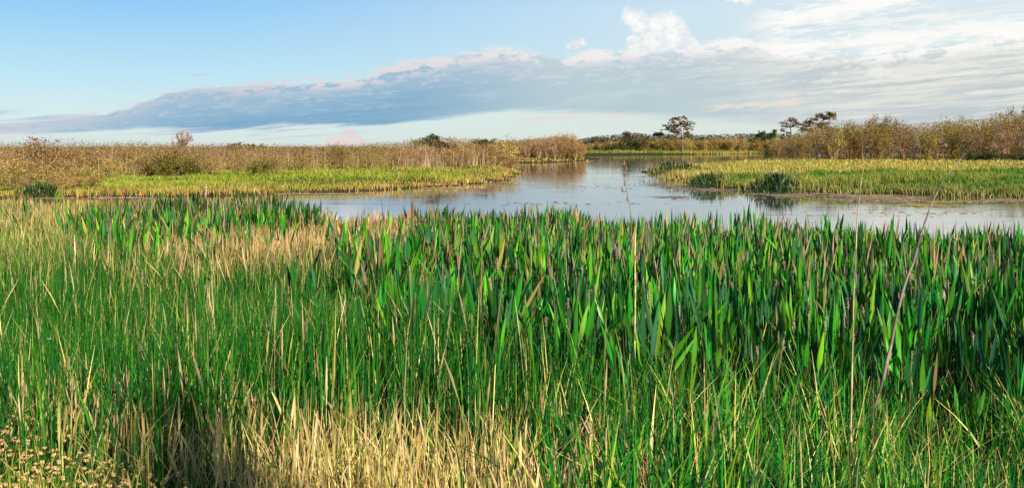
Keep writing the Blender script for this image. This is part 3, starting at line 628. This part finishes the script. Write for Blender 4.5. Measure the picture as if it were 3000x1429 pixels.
# ------------------------------------------------------------------ pickerelweed
PICK = [(0.007, 0.12, 0.010), (0.012, 0.16, 0.010), (0.005, 0.08, 0.012), (0.03, 0.21, 0.010), (0.004, 0.05, 0.012), (0.06, 0.24, 0.012), (0.012, 0.09, 0.04), (0.02, 0.15, 0.012)]
SPIKE = (0.20, 0.155, 0.13)
def pickerel_mesh(seed, nl=15, hs=1.0):
    rng = np.random.default_rng(seed); lf = MB()
    th = rng.uniform(0, 6.28, nl); r = 0.10*rng.random(nl)
    base = np.stack([np.cos(th)*r, np.sin(th)*r, np.zeros(nl)], -1); h = rng.uniform(0.38, 1.1, nl)*hs
    c = pick(rng, PICK, nl, 0.2); y = rng.random(nl) < 0.06; c[y] = pick(rng, [(0.28, 0.25, 0.06), (0.20, 0.15, 0.06)], y.sum(), 0.1) if y.any() else c[y]
    blades(lf, base, h, np.where(rng.random(nl) < 0.2, rng.uniform(0.25, 0.55, nl), rng.uniform(0.02, 0.24, nl)), th+rng.normal(size=nl)*0.5, rng.uniform(0.026, 0.056, nl), rng.uniform(0, 6.28, nl), c, np.where((rng.random(nl) < 0.07)[:, None], pick(rng, [(0.20, 0.13, 0.08), (0.26, 0.22, 0.06), (0.16, 0.11, 0.09)], nl), c*np.where(c[:, :1] > 0.1, 1.0, np.array((1.8, 1.2, 1.0)))), 'leaf', 12, 1.6, 0.35)
    m = 9; th = rng.uniform(0, 6.28, m)
    blades(lf, np.stack([np.cos(th)*0.05, np.sin(th)*0.05, np.zeros(m)], -1), rng.uniform(0.4, 0.85, m)*hs, rng.uniform(0, 0.6, m), th, rng.uniform(0.006, 0.014, m), rng.uniform(0, 6.28, m), pick(rng, [(0.22, 0.17, 0.09), (0.06, 0.14, 0.03), (0.12, 0.09, 0.05)], m), (0.2, 0.15, 0.09), 'rush', 4)
    return lf.mesh('leaves', M_LEAF)
def spike_mesh(seed):
    rng = np.random.default_rng(seed); sp = MB(); hh = rng.uniform(0.8, 1.1); a = rng.uniform(0, 6.28); ln = rng.uniform(0.0, 0.16)
    s = np.linspace(0, 1, 6); pts = np.stack([np.cos(a)*ln*s**1.6, np.sin(a)*ln*s**1.6, s*hh*0.9], -1)
    path_tube(sp, pts, np.full(6, 0.0042), (0.05, 0.10, 0.03) if rng.random() < 0.6 else (0.2, 0.15, 0.09), 5)
    L = rng.uniform(0.06, 0.11); k = 9; t = np.linspace(0, 1, k); d = pts[-1]-pts[-2]; d /= np.linalg.norm(d)
    q = pts[-1]+d*t[:, None]*L; rr = 0.0085*np.sin(np.pi*(t*0.8+0.14))*(1+0.3*rng.normal(size=k)*0.6)
    path_tube(sp, q, np.maximum(rr, 0.002), np.array(SPIKE)*rng.uniform(0.7, 1.2), 6)
    m = 46; u = rng.random(m); p = pts[-1]+d*u[:, None]*L+rng.normal(size=(m, 3))*0.006
    cards(sp, p, 0.013, pick(rng, [(0.24, 0.19, 0.14), (0.15, 0.115, 0.085), (0.36, 0.29, 0.21)], m), rng, 0, 0.6)
    return sp.mesh('flower_spike', M_DRY)
PK_L = [pickerel_mesh(400+i) for i in range(10)]
PK_S = [spike_mesh(430+i) for i in range(7)]

# ------------------------------------------------------------------ near marsh: what grows where, in plan
# blobs: kind, centre and radii of the patch as its plant tops read in the photo, weight
Z = 0.68
BL = [('p', 420, 565, 170, 30, 0.8), ('p', 640, 556, 110, 22, 0.6), ('y', 60, 560, 330, 62, 2.2), ('y', 250, 640, 260, 26, 0.4), ('t', 130, 535, 120, 14, 2.5), ('t', 620, 612, 200, 26, 3.2), ('t', 950, 570, 320, 46, 3.4), ('t', 1250, 560, 130, 36, 1.8), ('y', 980, 600, 330, 60, 1.0), ('y', 110, 690, 80, 36, 0.8),
      ('p', 430, 552, 170, 26, 1.2), ('p', 680, 545, 120, 18, 1.0), ('p', 1800, 640, 480, 110, 4.5), ('p', 2350, 700, 380, 150, 4.5), ('p', 1150, 640, 260, 60, 1.5), ('p', 1750, 800, 420, 110, 2.2), ('p', 2250, 850, 400, 110, 2.0), ('p', 1300, 760, 200, 90, 0.8),
      ('g', 450, 770, 460, 140, 4.6), ('g', 900, 760, 330, 140, 3.2), ('g', 1250, 850, 260, 130, 2.6), ('g', 60, 880, 220, 110, 2.2), ('g', 1600, 950, 320, 110, 1.6), ('g', 2300, 950, 400, 80, 1.2),
      ('w', 200, 930, 120, 50, 4.5), ('w', 470, 990, 170, 55, 4.5), ('w', 610, 850, 80, 50, 2.0), ('s', 780, 1020, 150, 70, 5.0), ('s', 1120, 1020, 290, 90, 9.0), ('s', 1080, 1170, 320, 110, 8.0), ('s', 1430, 1130, 170, 120, 6.0), ('w', 1500, 1080, 150, 90, 1.4),
      ('d', 150, 1030, 260, 70, 2.6), ('d', 330, 1090, 240, 60, 2.0), ('d', 450, 1150, 260, 90, 3.6), ('d', 620, 1200, 140, 60, 2.5), ('l', 60, 1150, 230, 90, 30.0), ('l', 330, 1235, 170, 50, 9.0),
      ('w', 900, 880, 500, 100, 0.15), ('s', 1700, 1150, 300, 120, 0.4), ('w', 2200, 1100, 500, 140, 0.3), ('p', 1750, 880, 450, 90, 2.6), ('p', 2300, 930, 420, 90, 2.2), ('p', 1250, 720, 260, 90, 1.2), ('b', 1850, 1060, 380, 130, 3.6), ('b', 2350, 1060, 420, 150, 4.2), ('b', 1650, 1200, 260, 90, 2.2), ('b', 2100, 1220, 500, 90, 3.0)]
KINDS = sorted({b[0] for b in BL})
def far_edge(X):   # how far out the plants reach, in metres
    return np.interp(X, [-300, 0, 100, 250, 520, 800, 1000, 1300, 1700, 2100, 2576, 2900], [25, 24, 22, 20, 20.5, 18.5, 17.5, 16.8, 15.2, 14.0, 12.8, 12.0])
def near_field(n, seed):
    rng = np.random.default_rng(seed); D = np.sqrt(rng.uniform(2.0**2, 25**2, n)); x = rng.uniform(-0.72, 0.72, n)*D+rng.uniform(-0.8, 0.8, n)
    X = XC+x/D*F2; Y = HOR+(H-np.maximum(height(x, D), -0.1)-np.interp(D, [3.5, 8.0], [0.36, 0.66]))/D*F2; ok = D < far_edge(X)+(vnoise(x, D, 0.8, 33)-0.5)*2.4
    ok &= (D > 2.3) & (vnoise(x, D, 0.21, 36)*0.6+vnoise(x, D, 0.5, 37)*0.4+0.30*rng.random(n) > 0.50)
    x, D, X, Y = x[ok], D[ok], X[ok], Y[ok]; X = X+(vnoise(x, D, 0.9, 34)-0.5)*240+rng.normal(size=len(x))*70; Y = Y+(vnoise(x, D, 0.8, 35)-0.5)*80+rng.normal(size=len(x))*16
    Wt = {k: np.full(len(x), 0.02 if k == 'd' else 0.004 if k in 'gyw' else 0.0) for k in KINDS}
    for k, cx, cy, rx, ry, w in BL: Wt[k] = Wt[k]+w*np.exp(-((X-cx)/rx)**2-((Y-cy)/ry)**2)
    A = np.stack([Wt[k]**1.35 for k in KINDS]); A /= A.sum(0); u = rng.random(len(x)); kid = (np.cumsum(A, 0) < u).sum(0).clip(0, len(KINDS)-1)
    return x, D, np.array(KINDS)[kid], rng

GREEN = [(0.004, 0.075, 0.007), (0.007, 0.10, 0.008), (0.004, 0.05, 0.008), (0.024, 0.15, 0.009), (0.004, 0.07, 0.013), (0.008, 0.09, 0.007), (0.06, 0.17, 0.012), (0.008, 0.11, 0.009)]
TAN = [(0.46, 0.34, 0.18), (0.38, 0.28, 0.12), (0.52, 0.39, 0.24), (0.28, 0.21, 0.07), (0.18, 0.22, 0.05)]
STRAW = [(0.70, 0.60, 0.24), (0.76, 0.66, 0.32), (0.62, 0.55, 0.17), (0.66, 0.62, 0.20), (0.40, 0.44, 0.09), (0.58, 0.40, 0.17), (0.70, 0.58, 0.26)]
YEL = [(0.28, 0.28, 0.08), (0.19, 0.24, 0.05), (0.36, 0.30, 0.13), (0.08, 0.17, 0.025), (0.02, 0.11, 0.015), (0.01, 0.08, 0.01), (0.03, 0.13, 0.015)]
MIX = [(0.52, 0.44, 0.20), (0.38, 0.38, 0.11), (0.42, 0.31, 0.13), (0.07, 0.16, 0.02), (0.58, 0.48, 0.24)]
DARK = [(0.005, 0.085, 0.009), (0.008, 0.10, 0.01), (0.005, 0.065, 0.012), (0.03, 0.10, 0.012)]
LIT = [(0.24, 0.32, 0.035), (0.32, 0.37, 0.05), (0.14, 0.26, 0.025), (0.44, 0.42, 0.12)]
BLADE = [(0.007, 0.13, 0.009), (0.012, 0.17, 0.010), (0.005, 0.08, 0.012), (0.04, 0.22, 0.012), (0.006, 0.10, 0.026), (0.006, 0.10, 0.010), (0.14, 0.25, 0.025)]
def near_plants():
    x, y, kind, rng = near_field(170000, 55); z = height(x, y)-0.02
    U = rng.uniform; ph = lambda m: U(0, 6.28, m)
    hn = (0.70+0.55*vnoise(x, y, 0.7, 44))*np.interp(y, [2.6, 6.0], [0.72, 1.0])   # grazed shorter on the levee
    spec = {  # kind: keep, name, h range, lean, width, palette, tip palette, profile, segments, blades per point
        'g': (1.0, 'rush_grass', (0.38, 0.78), 0.20, (0.005, 0.014), GREEN, GREEN, 'grass', 4, 3),
        'y': (1.0, 'pale_marsh_grass', (0.45, 0.82), 0.24, (0.007, 0.014), YEL, YEL, 'grass', 3, 2),
        't': (1.0, 'tan_seed_grass', (0.48, 0.84), 0.22, (0.005, 0.013), TAN, TAN, 'plume', 5, 3),
        'w': (1.0, 'mixed_dry_grass', (0.24, 0.46), 0.45, (0.005, 0.010), MIX, MIX, 'grass', 4, 4),
        's': (1.0, 'straw_grass', (0.22, 0.48), 0.36, (0.003, 0.0065), STRAW, STRAW, 'grass', 4, 5),
        'd': (1.0, 'fine_green_grass', (0.20, 0.45), 0.6, (0.004, 0.008), DARK, DARK, 'grass', 4, 5),
        'l': (1.0, 'short_yellow_grass', (0.20, 0.42), 0.45, (0.004, 0.009), LIT, LIT, 'grass', 4, 6),
        'b': (1.0, 'sedge_grass', (0.40, 0.80), 0.42, (0.009, 0.022), BLADE, BLADE, 'grass', 5, 2)}
    for k, (keep, name, hr, lean, wr, p0, p1, prof, seg, rep) in spec.items():
        i = np.nonzero(kind == k)[0]; i = np.repeat(i, rep); m = len(i)
        if not m: continue
        b = np.stack([x[i]+rng.normal(size=m)*0.05, y[i]+rng.normal(size=m)*0.05, z[i]], -1)
        c0 = pick(rng, p0, m, 0.22); c1 = c0*U(0.9, 1.15, (m, 1))
        c1 = c1*(np.array((1.2, 1.08, 1.0)) if k in 'gb' else 1.0); f = rng.random(m) < (0.04 if k in 'gd' else 0.09); c1[f] = pick(rng, STRAW, f.sum(), 0.1)  # green tips warmed and lightened in colour, as if sunlit
        mb = MB(); blades(mb, b, U(*hr, m)*hn[i], np.abs(rng.normal(size=m))*lean, ph(m), U(*wr, m)*np.clip(y[i]/7, 1, 2.2), ph(m), c0, c1, prof, seg)
        if k in 'sw':    # fuzzy seed heads on part of the stalks
            j = np.nonzero(rng.random(m) < 0.25)[0]; q = len(j)
            blades(mb, b[j]+rng.normal(size=(q, 3))*np.array((0.03, 0.03, 0)), U(0.30, 0.48, q)*hn[i[j]], np.abs(rng.normal(size=q))*0.25, ph(q), U(0.006, 0.011, q), ph(q), pick(rng, STRAW, q, 0.2), pick(rng, TAN, q, 0.2), 'plume', 6)
        if k in 'gb':    # brown and beige upright stems between the green
            j = np.nonzero(rng.random(m) < (0.035 if k == 'g' else 0.06))[0]; q = len(j); cb = pick(rng, [(0.36, 0.28, 0.16), (0.24, 0.17, 0.11), (0.46, 0.38, 0.2), (0.30, 0.30, 0.07)], q, 0.2)
            blades(mb, b[j], U(0.35, 0.8, q)*hn[i[j]], np.abs(rng.normal(size=q))*0.18, ph(q), U(0.005, 0.012, q), ph(q), cb, cb, 'plume' if k == 'g' else 'rush', 5)
        if k in 'bg':    # straw-coloured dead blades at all angles
            j = np.nonzero(rng.random(m) < (0.09 if k == 'b' else 0.03))[0]; q = len(j)
            blades(mb, b[j], U(0.3, 0.72, q)*hn[i[j]], np.abs(rng.normal(size=q))*0.8, ph(q), U(0.003, 0.008, q), ph(q), pick(rng, STRAW+[(0.3, 0.24, 0.18)], q, 0.2), pick(rng, STRAW, q, 0.2), 'rush', 5, 1.3)
        tag(mb.build(name, M_STRAW if k in 'swt' else M_GRASS), kind='stuff')
    # undergrowth: low blades everywhere so that the soil hardly shows
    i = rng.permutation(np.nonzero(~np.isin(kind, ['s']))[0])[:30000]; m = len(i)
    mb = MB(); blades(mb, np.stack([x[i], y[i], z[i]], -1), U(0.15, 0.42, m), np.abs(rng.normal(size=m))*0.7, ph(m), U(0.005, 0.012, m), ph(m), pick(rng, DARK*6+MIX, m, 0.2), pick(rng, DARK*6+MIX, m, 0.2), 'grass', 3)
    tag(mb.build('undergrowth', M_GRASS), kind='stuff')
    # pickerelweed: the nearest 300 are plants of their own, the rest one bed
    i = np.nonzero((kind == 'p') & (y > 4.6))[0]; i = i[(rng.random(len(i)) < 0.17) & (vnoise(x[i], y[i], 0.55, 77)+0.25*rng.random(len(i)) > 0.42)]; cell = {}
    for a in i[rng.permutation(len(i))]:
        cell.setdefault((int(x[a]/0.14), int(y[a]/0.14)), a)
    i = np.array(sorted(cell.values(), key=lambda a: y[a]))
    inview = np.abs(x[i]/y[i]) < 0.60
    near = i[inview][:290]; rest = np.setdiff1d(i, near)
    for a in near:
        t = empty('pickerelweed_plant', (x[a], y[a], z[a]-0.04), U(0, 6.28)); s = U(0.82, 1.10)*np.interp(y[a], [4.6, 8], [0.84, 1.05])*(0.86+0.34*vnoise(x[a:a+1], y[a:a+1], 0.7, 81)[0]); t.scale = (U(0.60, 0.84), U(0.60, 0.84), min(s, 1.15)*(1.15 if rng.random() < 0.12 and y[a] > 8 else 1))
        sp = rng.random() < 0.42
        tag(t, 'green pickerelweed plant with pointed leaves and a faded flower spike in the near bed' if sp else 'green pickerelweed plant with only upright pointed leaves in the near bed', 'plant', 'pickerelweed plants of the near bed')
        o = bpy.data.objects.new('leaves', PK_L[rng.integers(0, len(PK_L))]); COL.objects.link(o); o.parent = t
        if sp:
            o = bpy.data.objects.new('flower_spike', PK_S[rng.integers(0, len(PK_S))]); COL.objects.link(o); o.parent = t
    mb = MB(); m = len(rest)
    for a in range(12):
        c = pick(rng, PICK, m, 0.25); f = rng.random(m) < 0.06; c[f] = pick(rng, [(0.30, 0.24, 0.08), (0.20, 0.13, 0.06)], f.sum(), 0.1)
        c = c*np.where(y[rest] > 15, 0.5, 1.0)[:, None]     # darker leaves in the stand far out on the left
        blades(mb, np.stack([x[rest]+rng.normal(size=m)*0.08, y[rest]+rng.normal(size=m)*0.08, z[rest]-0.04], -1), U(0.4, 1.1, m)*(0.86+0.34*vnoise(x[rest], y[rest], 0.7, 81)), np.where(U(0, 1, m) < 0.15, U(0.25, 0.55, m), U(0.02, 0.24, m)), ph(m), U(0.026, 0.054, m), ph(m), c, np.where((U(0, 1, m) < 0.07)[:, None], pick(rng, [(0.20, 0.13, 0.08), (0.26, 0.22, 0.06), (0.16, 0.11, 0.09)], m), c*np.where(c[:, :1] > 0.1, 1.0, np.array((1.8, 1.2, 1.0)))), 'leaf', 9, 1.6, 0.35)
    for a in range(1):
        blades(mb, np.stack([x[rest]+rng.normal(size=m)*0.06, y[rest]+rng.normal(size=m)*0.06, z[rest]-0.04], -1), U(0.8, 1.22, m), U(0.0, 0.2, m), ph(m), U(0.010, 0.018, m), ph(m), (0.06, 0.10, 0.03), pick(rng, [(0.22, 0.165, 0.14), (0.28, 0.21, 0.16)], m), 'plume', 7)
    for a in range(4):
        c = pick(rng, [(0.34, 0.26, 0.15), (0.22, 0.16, 0.11), (0.40, 0.32, 0.18), (0.10, 0.16, 0.03)], m, 0.25)
        blades(mb, np.stack([x[rest]+rng.normal(size=m)*0.09, y[rest]+rng.normal(size=m)*0.09, z[rest]-0.04], -1), U(0.45, 0.95, m), np.abs(rng.normal(size=m))*0.25, ph(m), U(0.006, 0.014, m), ph(m), c, c, 'rush', 4)
    tag(mb.build('pickerelweed_bed', M_GRASS), kind='stuff')
    return len(i), m
print('pickerel', near_plants())

# pickerelweed clumps on the right bank and the left water edge
def clump(X, Y, D, wdt, hgt, seed, label):
    rng = np.random.default_rng(seed); x = (X-XC)/F2*D; root = empty('pickerelweed_clump', (x, D, gz(x, D)-0.05)); tag(root, label, 'plant'); n = 380
    base = np.stack([rng.normal(size=n)*wdt*0.38, rng.normal(size=n)*wdt*0.38, np.zeros(n)], -1); fall = np.exp(-(base[:, 0]**2+base[:, 1]**2)/(wdt*0.75)**2)*0.6+0.4; c = pick(rng, [(0.008, 0.035, 0.010), (0.014, 0.055, 0.012), (0.03, 0.08, 0.014)], n, 0.25)
    mb = MB(); blades(mb, base, rng.uniform(0.5, 1.08, n)*hgt*fall, rng.uniform(0, 0.35, n), rng.uniform(0, 6.28, n), rng.uniform(0.035, 0.08, n), rng.uniform(0, 6.28, n), c, c, 'leaf', 8, 1.6, 0.3); mb.build('leaves', M_LEAF, root)
    for _ in range(14):
        o = bpy.data.objects.new('flower_spike', PK_S[rng.integers(0, len(PK_S))]); COL.objects.link(o); o.parent = root
        o.location = (rng.normal()*wdt*0.3, rng.normal()*wdt*0.3, 0); q = hgt*rng.uniform(0.85, 1.05); o.scale = (q*2, q*2, q); o.rotation_euler = (0, 0, rng.uniform(0, 6.28))
clump(1950, 478, 38.9, 1.45, 1.4, 1, 'darkest dense pickerelweed clump at the edge of the right bank')
clump(1785, 472, 44.2, 1.5, 0.95, 2, 'reddish green pickerelweed clump left of the darkest one on the right bank')
clump(1700, 438, 62.0, 2.7, 1.1, 3, 'pickerelweed clump with pale spikes on the tip of the right bank')
clump(98, 505, 35.0, 1.0, 0.75, 4, 'dark pickerelweed clump standing at the water edge far left')

# ------------------------------------------------------------------ single stalks and sticks
def stalk(name, D, pts, r0, r1, col, label, cat='dead stem', jitter=0.0, seed=0, joints=True):
    rng = np.random.default_rng(seed); P = np.array([at_depth(X, Y, D+k*0.05) for k, (X, Y) in enumerate(pts)])
    s = np.linspace(0, len(P)-1, 22); Q = np.stack([np.interp(s, np.arange(len(P)), P[:, k]) for k in range(3)], -1)
    for _ in range(2): Q[1:-1] = (Q[:-2]+2*Q[1:-1]+Q[2:])/4
    Q += rng.normal(size=Q.shape)*jitter; O = Q[0].copy(); root = empty(name, O); tag(root, label, cat)
    mb = MB(); r = np.linspace(r0, r1, len(Q))*(1+(0.25*(np.arange(len(Q)) % 4 == 0) if joints else 0)); cl = np.array(col)*(1+0.3*rng.normal(size=(len(Q)-1, 1)))
    path_tube(mb, Q-O, r, cl, 6); mb.build('stem', M_DRY, root)
    return root, Q-O, rng
GREY = (0.24, 0.21, 0.18)
stalk('dead_reed', 5.0, [(2195, 1060), (2225, 940), (2262, 770), (2300, 640), (2335, 530), (2375, 445), (2430, 385)], 0.0105, 0.002, (0.17, 0.15, 0.13), 'long grey dead reed leaning right across the water and right bank', jitter=0.003, seed=1)
stalk('dead_reed', 3.6, [(2138, 1260), (2142, 1000), (2146, 800), (2152, 640), (2158, 520), (2172, 430), (2176, 398)], 0.0042, 0.001, (0.28, 0.24, 0.15), 'tall thin upright straw stem left of the leaning grey reed', jitter=0.001, seed=2)
stalk('dead_reed', 5.0, [(1596, 900), (1598, 750), (1597, 640), (1600, 560)], 0.005, 0.003, (0.42, 0.36, 0.16), 'straight pale yellow stem standing in the middle of the pickerelweed', seed=3)
stalk('charred_stick', 9.0, [(782, 700), (789, 672), (798, 647), (806, 627)], 0.015, 0.009, (0.012, 0.010, 0.009), 'short black stick slanting out of the tan and green grass', 'stick', jitter=0.003, seed=4)
root, Q, rng = stalk('seed_stem', 9.5, [(1590, 640), (1588, 540), (1580, 500), (1575, 470), (1568, 435), (1560, 415)], 0.0042, 0.002, (0.16, 0.14, 0.08), 'slender seed stem with brown pods standing against the water', seed=5)
for k in (8, 11, 13, 16, 18, 21):
    pd = MB(); q = Q[k]+np.array((rng.uniform(-0.05, 0.05), 0, 0)); tubes(pd, [Q[k], q], [q, q+np.array((0, 0, 0.05))], [0.003, 0.013], [0.012, 0.006], (0.16, 0.11, 0.07), 6); pd.build('seed_pod', M_DRY, root)
stalk('weathered_stake', 34.0, [(517, 505), (518, 485), (518, 462)], 0.03, 0.025, (0.26, 0.24, 0.21), 'short pale grey stake in the shallow water before the left bank', 'stake', seed=6)

# a broad single leaf standing above the tan grass
def lone_leaf(X, Y0, Y1, D, w, label, seed):
    a = at_depth(X, Y0, D); root = empty('arrowhead_leaf', (a[0], a[1], gz(a[0], a[1]))); tag(root, label, 'leaf'); L = (Y0-Y1)/F2*D; zz = a[2]-gz(a[0], a[1])
    mb = MB(); path_tube(mb, [(0, 0, 0), (0.01, 0, zz*0.6), (0, 0, zz)], [0.005, 0.005, 0.004], (0.03, 0.10, 0.02), 5); mb.build('stem', M_GRASS, root)
    mb = MB(); blades(mb, [(0, 0, zz)], L, 0.05, 0.4, w, 0.3, (0.012, 0.10, 0.018), (0.012, 0.10, 0.018), 'broad', 12, 1.5, 0.3); mb.build('blade', M_LEAF, root)
lone_leaf(1077, 612, 560, 9.0, 0.075, 'single broad dark green leaf raised above the tan grass by the water', 1)
lone_leaf(1190, 616, 558, 9.5, 0.05, 'narrow pointed green leaf right of the broad one above the tan grass', 2)

# dry leaning stalks in the sedge at lower right: individuals
def dry_stalks():
    rng = np.random.default_rng(91); protos = []
    for k in range(6):
        mb = MB(); blades(mb, [(0, 0, 0)], 1.0, [0.25, 0.45, 0.7, 0.9, 0.35, 0.6][k], 0.0, 0.009+0.002*(k % 3), 0.4+k, np.array(STRAW[k])*0.75, np.array(STRAW[k])*0.8, 'rush' if k % 2 else 'grass', 8, 1.25, 0.3); protos.append(mb.mesh('dry_stalk', M_DRY))
    for k in range(44):
        X = rng.uniform(1480, 2640); Y = rng.uniform(860, 1260); D = (H-0.5)*F2/(Y-HOR); x = (X-XC)/F2*D
        o = bpy.data.objects.new('dry_stalk', protos[k % 6]); COL.objects.link(o); o.location = (x, D, gz(x, D)); o.rotation_euler = (0, 0, rng.choice([0, math.pi])+rng.normal()*0.6); s = rng.uniform(0.42, 0.72); o.scale = (s, s, s)
        tag(o, 'straw coloured dry stalk leaning among the green sedge at lower right', 'stalk', 'dry stalks in the sedge')
dry_stalks()

# slim unseen tree, added to lay long shade across the near left grass
def shade_tree():
    x, y = 2.45, -2.1; rng = np.random.default_rng(3); root = empty('added_shade_tree', (x, y, gz(x, y)-0.05)); tag(root, 'slim leafy tree added out of view to shade the near grass', 'tree')
    tk = MB(); s = np.linspace(0, 1, 8); path_tube(tk, np.stack([0.1*np.sin(s*3), 0*s, s*4.0], -1), 0.045*(1-0.7*s), (0.12, 0.09, 0.07), 8); tk.build('trunk', M_BARK, root)
    c = rng.normal(size=(60, 3))*np.array((0.10, 0.10, 0.35))+np.array((0, 0, 3.6)); m = 1900; p = c[rng.integers(0, 60, m)]+rng.normal(size=(m, 3))*0.075; p[:, 2] = np.clip(p[:, 2], 2.4, 4.4)
    cr = MB(); cards(cr, p, rng.uniform(0.05, 0.1, m), pick(rng, DARKG, m, 0.25), rng, 0.2, 0.5); cr.build('crown', M_TREE, root)
shade_tree()

# dried brown wildflowers, lower left, and a few white ones
def flower_mesh(seed, pal, R):
    rng = np.random.default_rng(seed); mb = MB(); n = 70; d = rng.normal(size=(n, 3)); d[:, 2] = np.abs(d[:, 2])*0.8; d /= np.linalg.norm(d, axis=1, keepdims=True)
    cards(mb, d*R*rng.uniform(0.5, 1, (n, 1))*np.array((1, 1, 0.7)), R*0.75, pick(rng, pal, n, 0.2), rng, 0, 0.7)
    tubes(mb, [(0, 0, -R*0.5)], [(0, 0, R*0.35)], [R*0.35], [R*0.8], pal[0], 8)
    return mb.mesh('flower_head', M_DRY)
def wildflowers():
    rng = np.random.default_rng(14); BR = [(0.42, 0.28, 0.12), (0.50, 0.36, 0.18), (0.32, 0.18, 0.08), (0.62, 0.48, 0.30)]
    heads = [flower_mesh(500+i, BR, 0.0092) for i in range(4)]; white = flower_mesh(520, [(0.75, 0.72, 0.68), (0.8, 0.78, 0.74)], 0.011); stems = []
    for k in range(5):
        mb = MB(); s = np.linspace(0, 1, 6); path_tube(mb, np.stack([0.25*k/5*s**1.5, 0*s, s], -1), np.full(6, 0.0022), (0.22, 0.22, 0.07), 5); stems.append((mb.mesh('stem', M_DRY), 0.25*k/5))
    pz = lambda a, b: (a*750/2091*0.8587, (989+b*440/1227)*0.8587)
    sp = [pz(*p) for p in [(55, 625), (235, 648), (185, 675), (110, 690), (70, 685), (150, 705), (45, 730), (210, 745), (360, 735), (290, 752), (40, 765), (560, 800), (290, 815), (125, 815), (225, 840), (5, 840), (140, 845), (55, 885), (365, 900), (35, 915), (255, 920), (440, 958), (655, 940), (715, 960), (200, 945), (80, 955), (565, 990), (180, 1015), (230, 960), (410, 1030), (480, 1015), (345, 1015), (850, 1020), (900, 1005), (1000, 1025), (1055, 1055), (1015, 1075), (1135, 1055), (1175, 1078), (740, 1090), (780, 1085), (470, 1075), (390, 1060), (310, 1085), (145, 1095), (215, 1110), (270, 1130), (350, 1150), (410, 1090), (260, 1165), (180, 1135), (850, 1165), (1120, 1130), (1225, 1130), (1375, 1135), (1455, 1105), (1500, 1150), (1035, 1160), (990, 1180), (1230, 1190), (890, 1210), (1265, 1220), (685, 1200), (40, 1195), (300, 1210), (1515, 1225), (130, 1210)]]
    for k, (X, Y) in enumerate(sp):
        D = np.interp(Y, [1040, 1227], [3.7, 2.75])+rng.normal()*0.08; p = at_depth(X, Y, D); z0 = gz(p[0], p[1]); hh = max(p[2]-z0, 0.15); st, off = stems[rng.integers(0, 5)]
        a = rng.uniform(0, 6.28); t = empty('dried_wildflower', (p[0]-off*hh*math.cos(a), p[1]-off*hh*math.sin(a), z0), a); tag(t, 'brown dried wildflower on a thin stem in the short grass at lower left', 'flower', 'dried wildflowers at lower left')
        o = bpy.data.objects.new('stem', st); COL.objects.link(o); o.parent = t; o.scale = (hh, hh, hh)
        for q in range(rng.integers(2, 5)):
            o = bpy.data.objects.new('flower_head', heads[rng.integers(0, 4)]); COL.objects.link(o); o.parent = t; o.location = (off*hh+q*rng.uniform(-0.03, 0.03), q*rng.uniform(-0.03, 0.03), hh-q*0.015); s = rng.uniform(0.45, 1.0); o.scale = (s, s, s*rng.uniform(0.7, 1.1)); o.rotation_euler = (rng.normal()*0.5, rng.normal()*0.5, rng.uniform(0, 6))
    for (X, Y, lb) in [(390, 1127, 'small white wildflower on a straight stem right of the brown ones'), (725, 945, 'tiny white wildflower left of another above the straw grass'), (790, 963, 'tiny white wildflower just above the straw grass, second from the left'), (1240, 1069, 'white fluffy flower head among the straw grass'), (123, 852, 'tiny white flower on a slanting stem far left in the green rushes'), (355, 893, 'tiny white flower among the rushes beside the dark gap'), (232, 955, 'tiny white flower in the mixed dry grass patch at left')]:
        D = 1.35*F2/(Y-HOR); p = at_depth(X, Y, D); z0 = gz(p[0], p[1]); hh = p[2]-z0; t = empty('white_wildflower', (p[0], p[1], z0)); tag(t, lb, 'flower')
        o = bpy.data.objects.new('stem', stems[0][0]); COL.objects.link(o); o.parent = t; o.scale = (hh, hh, hh)
        o = bpy.data.objects.new('flower_head', white); COL.objects.link(o); o.parent = t; o.location = (0, 0, hh)
wildflowers()
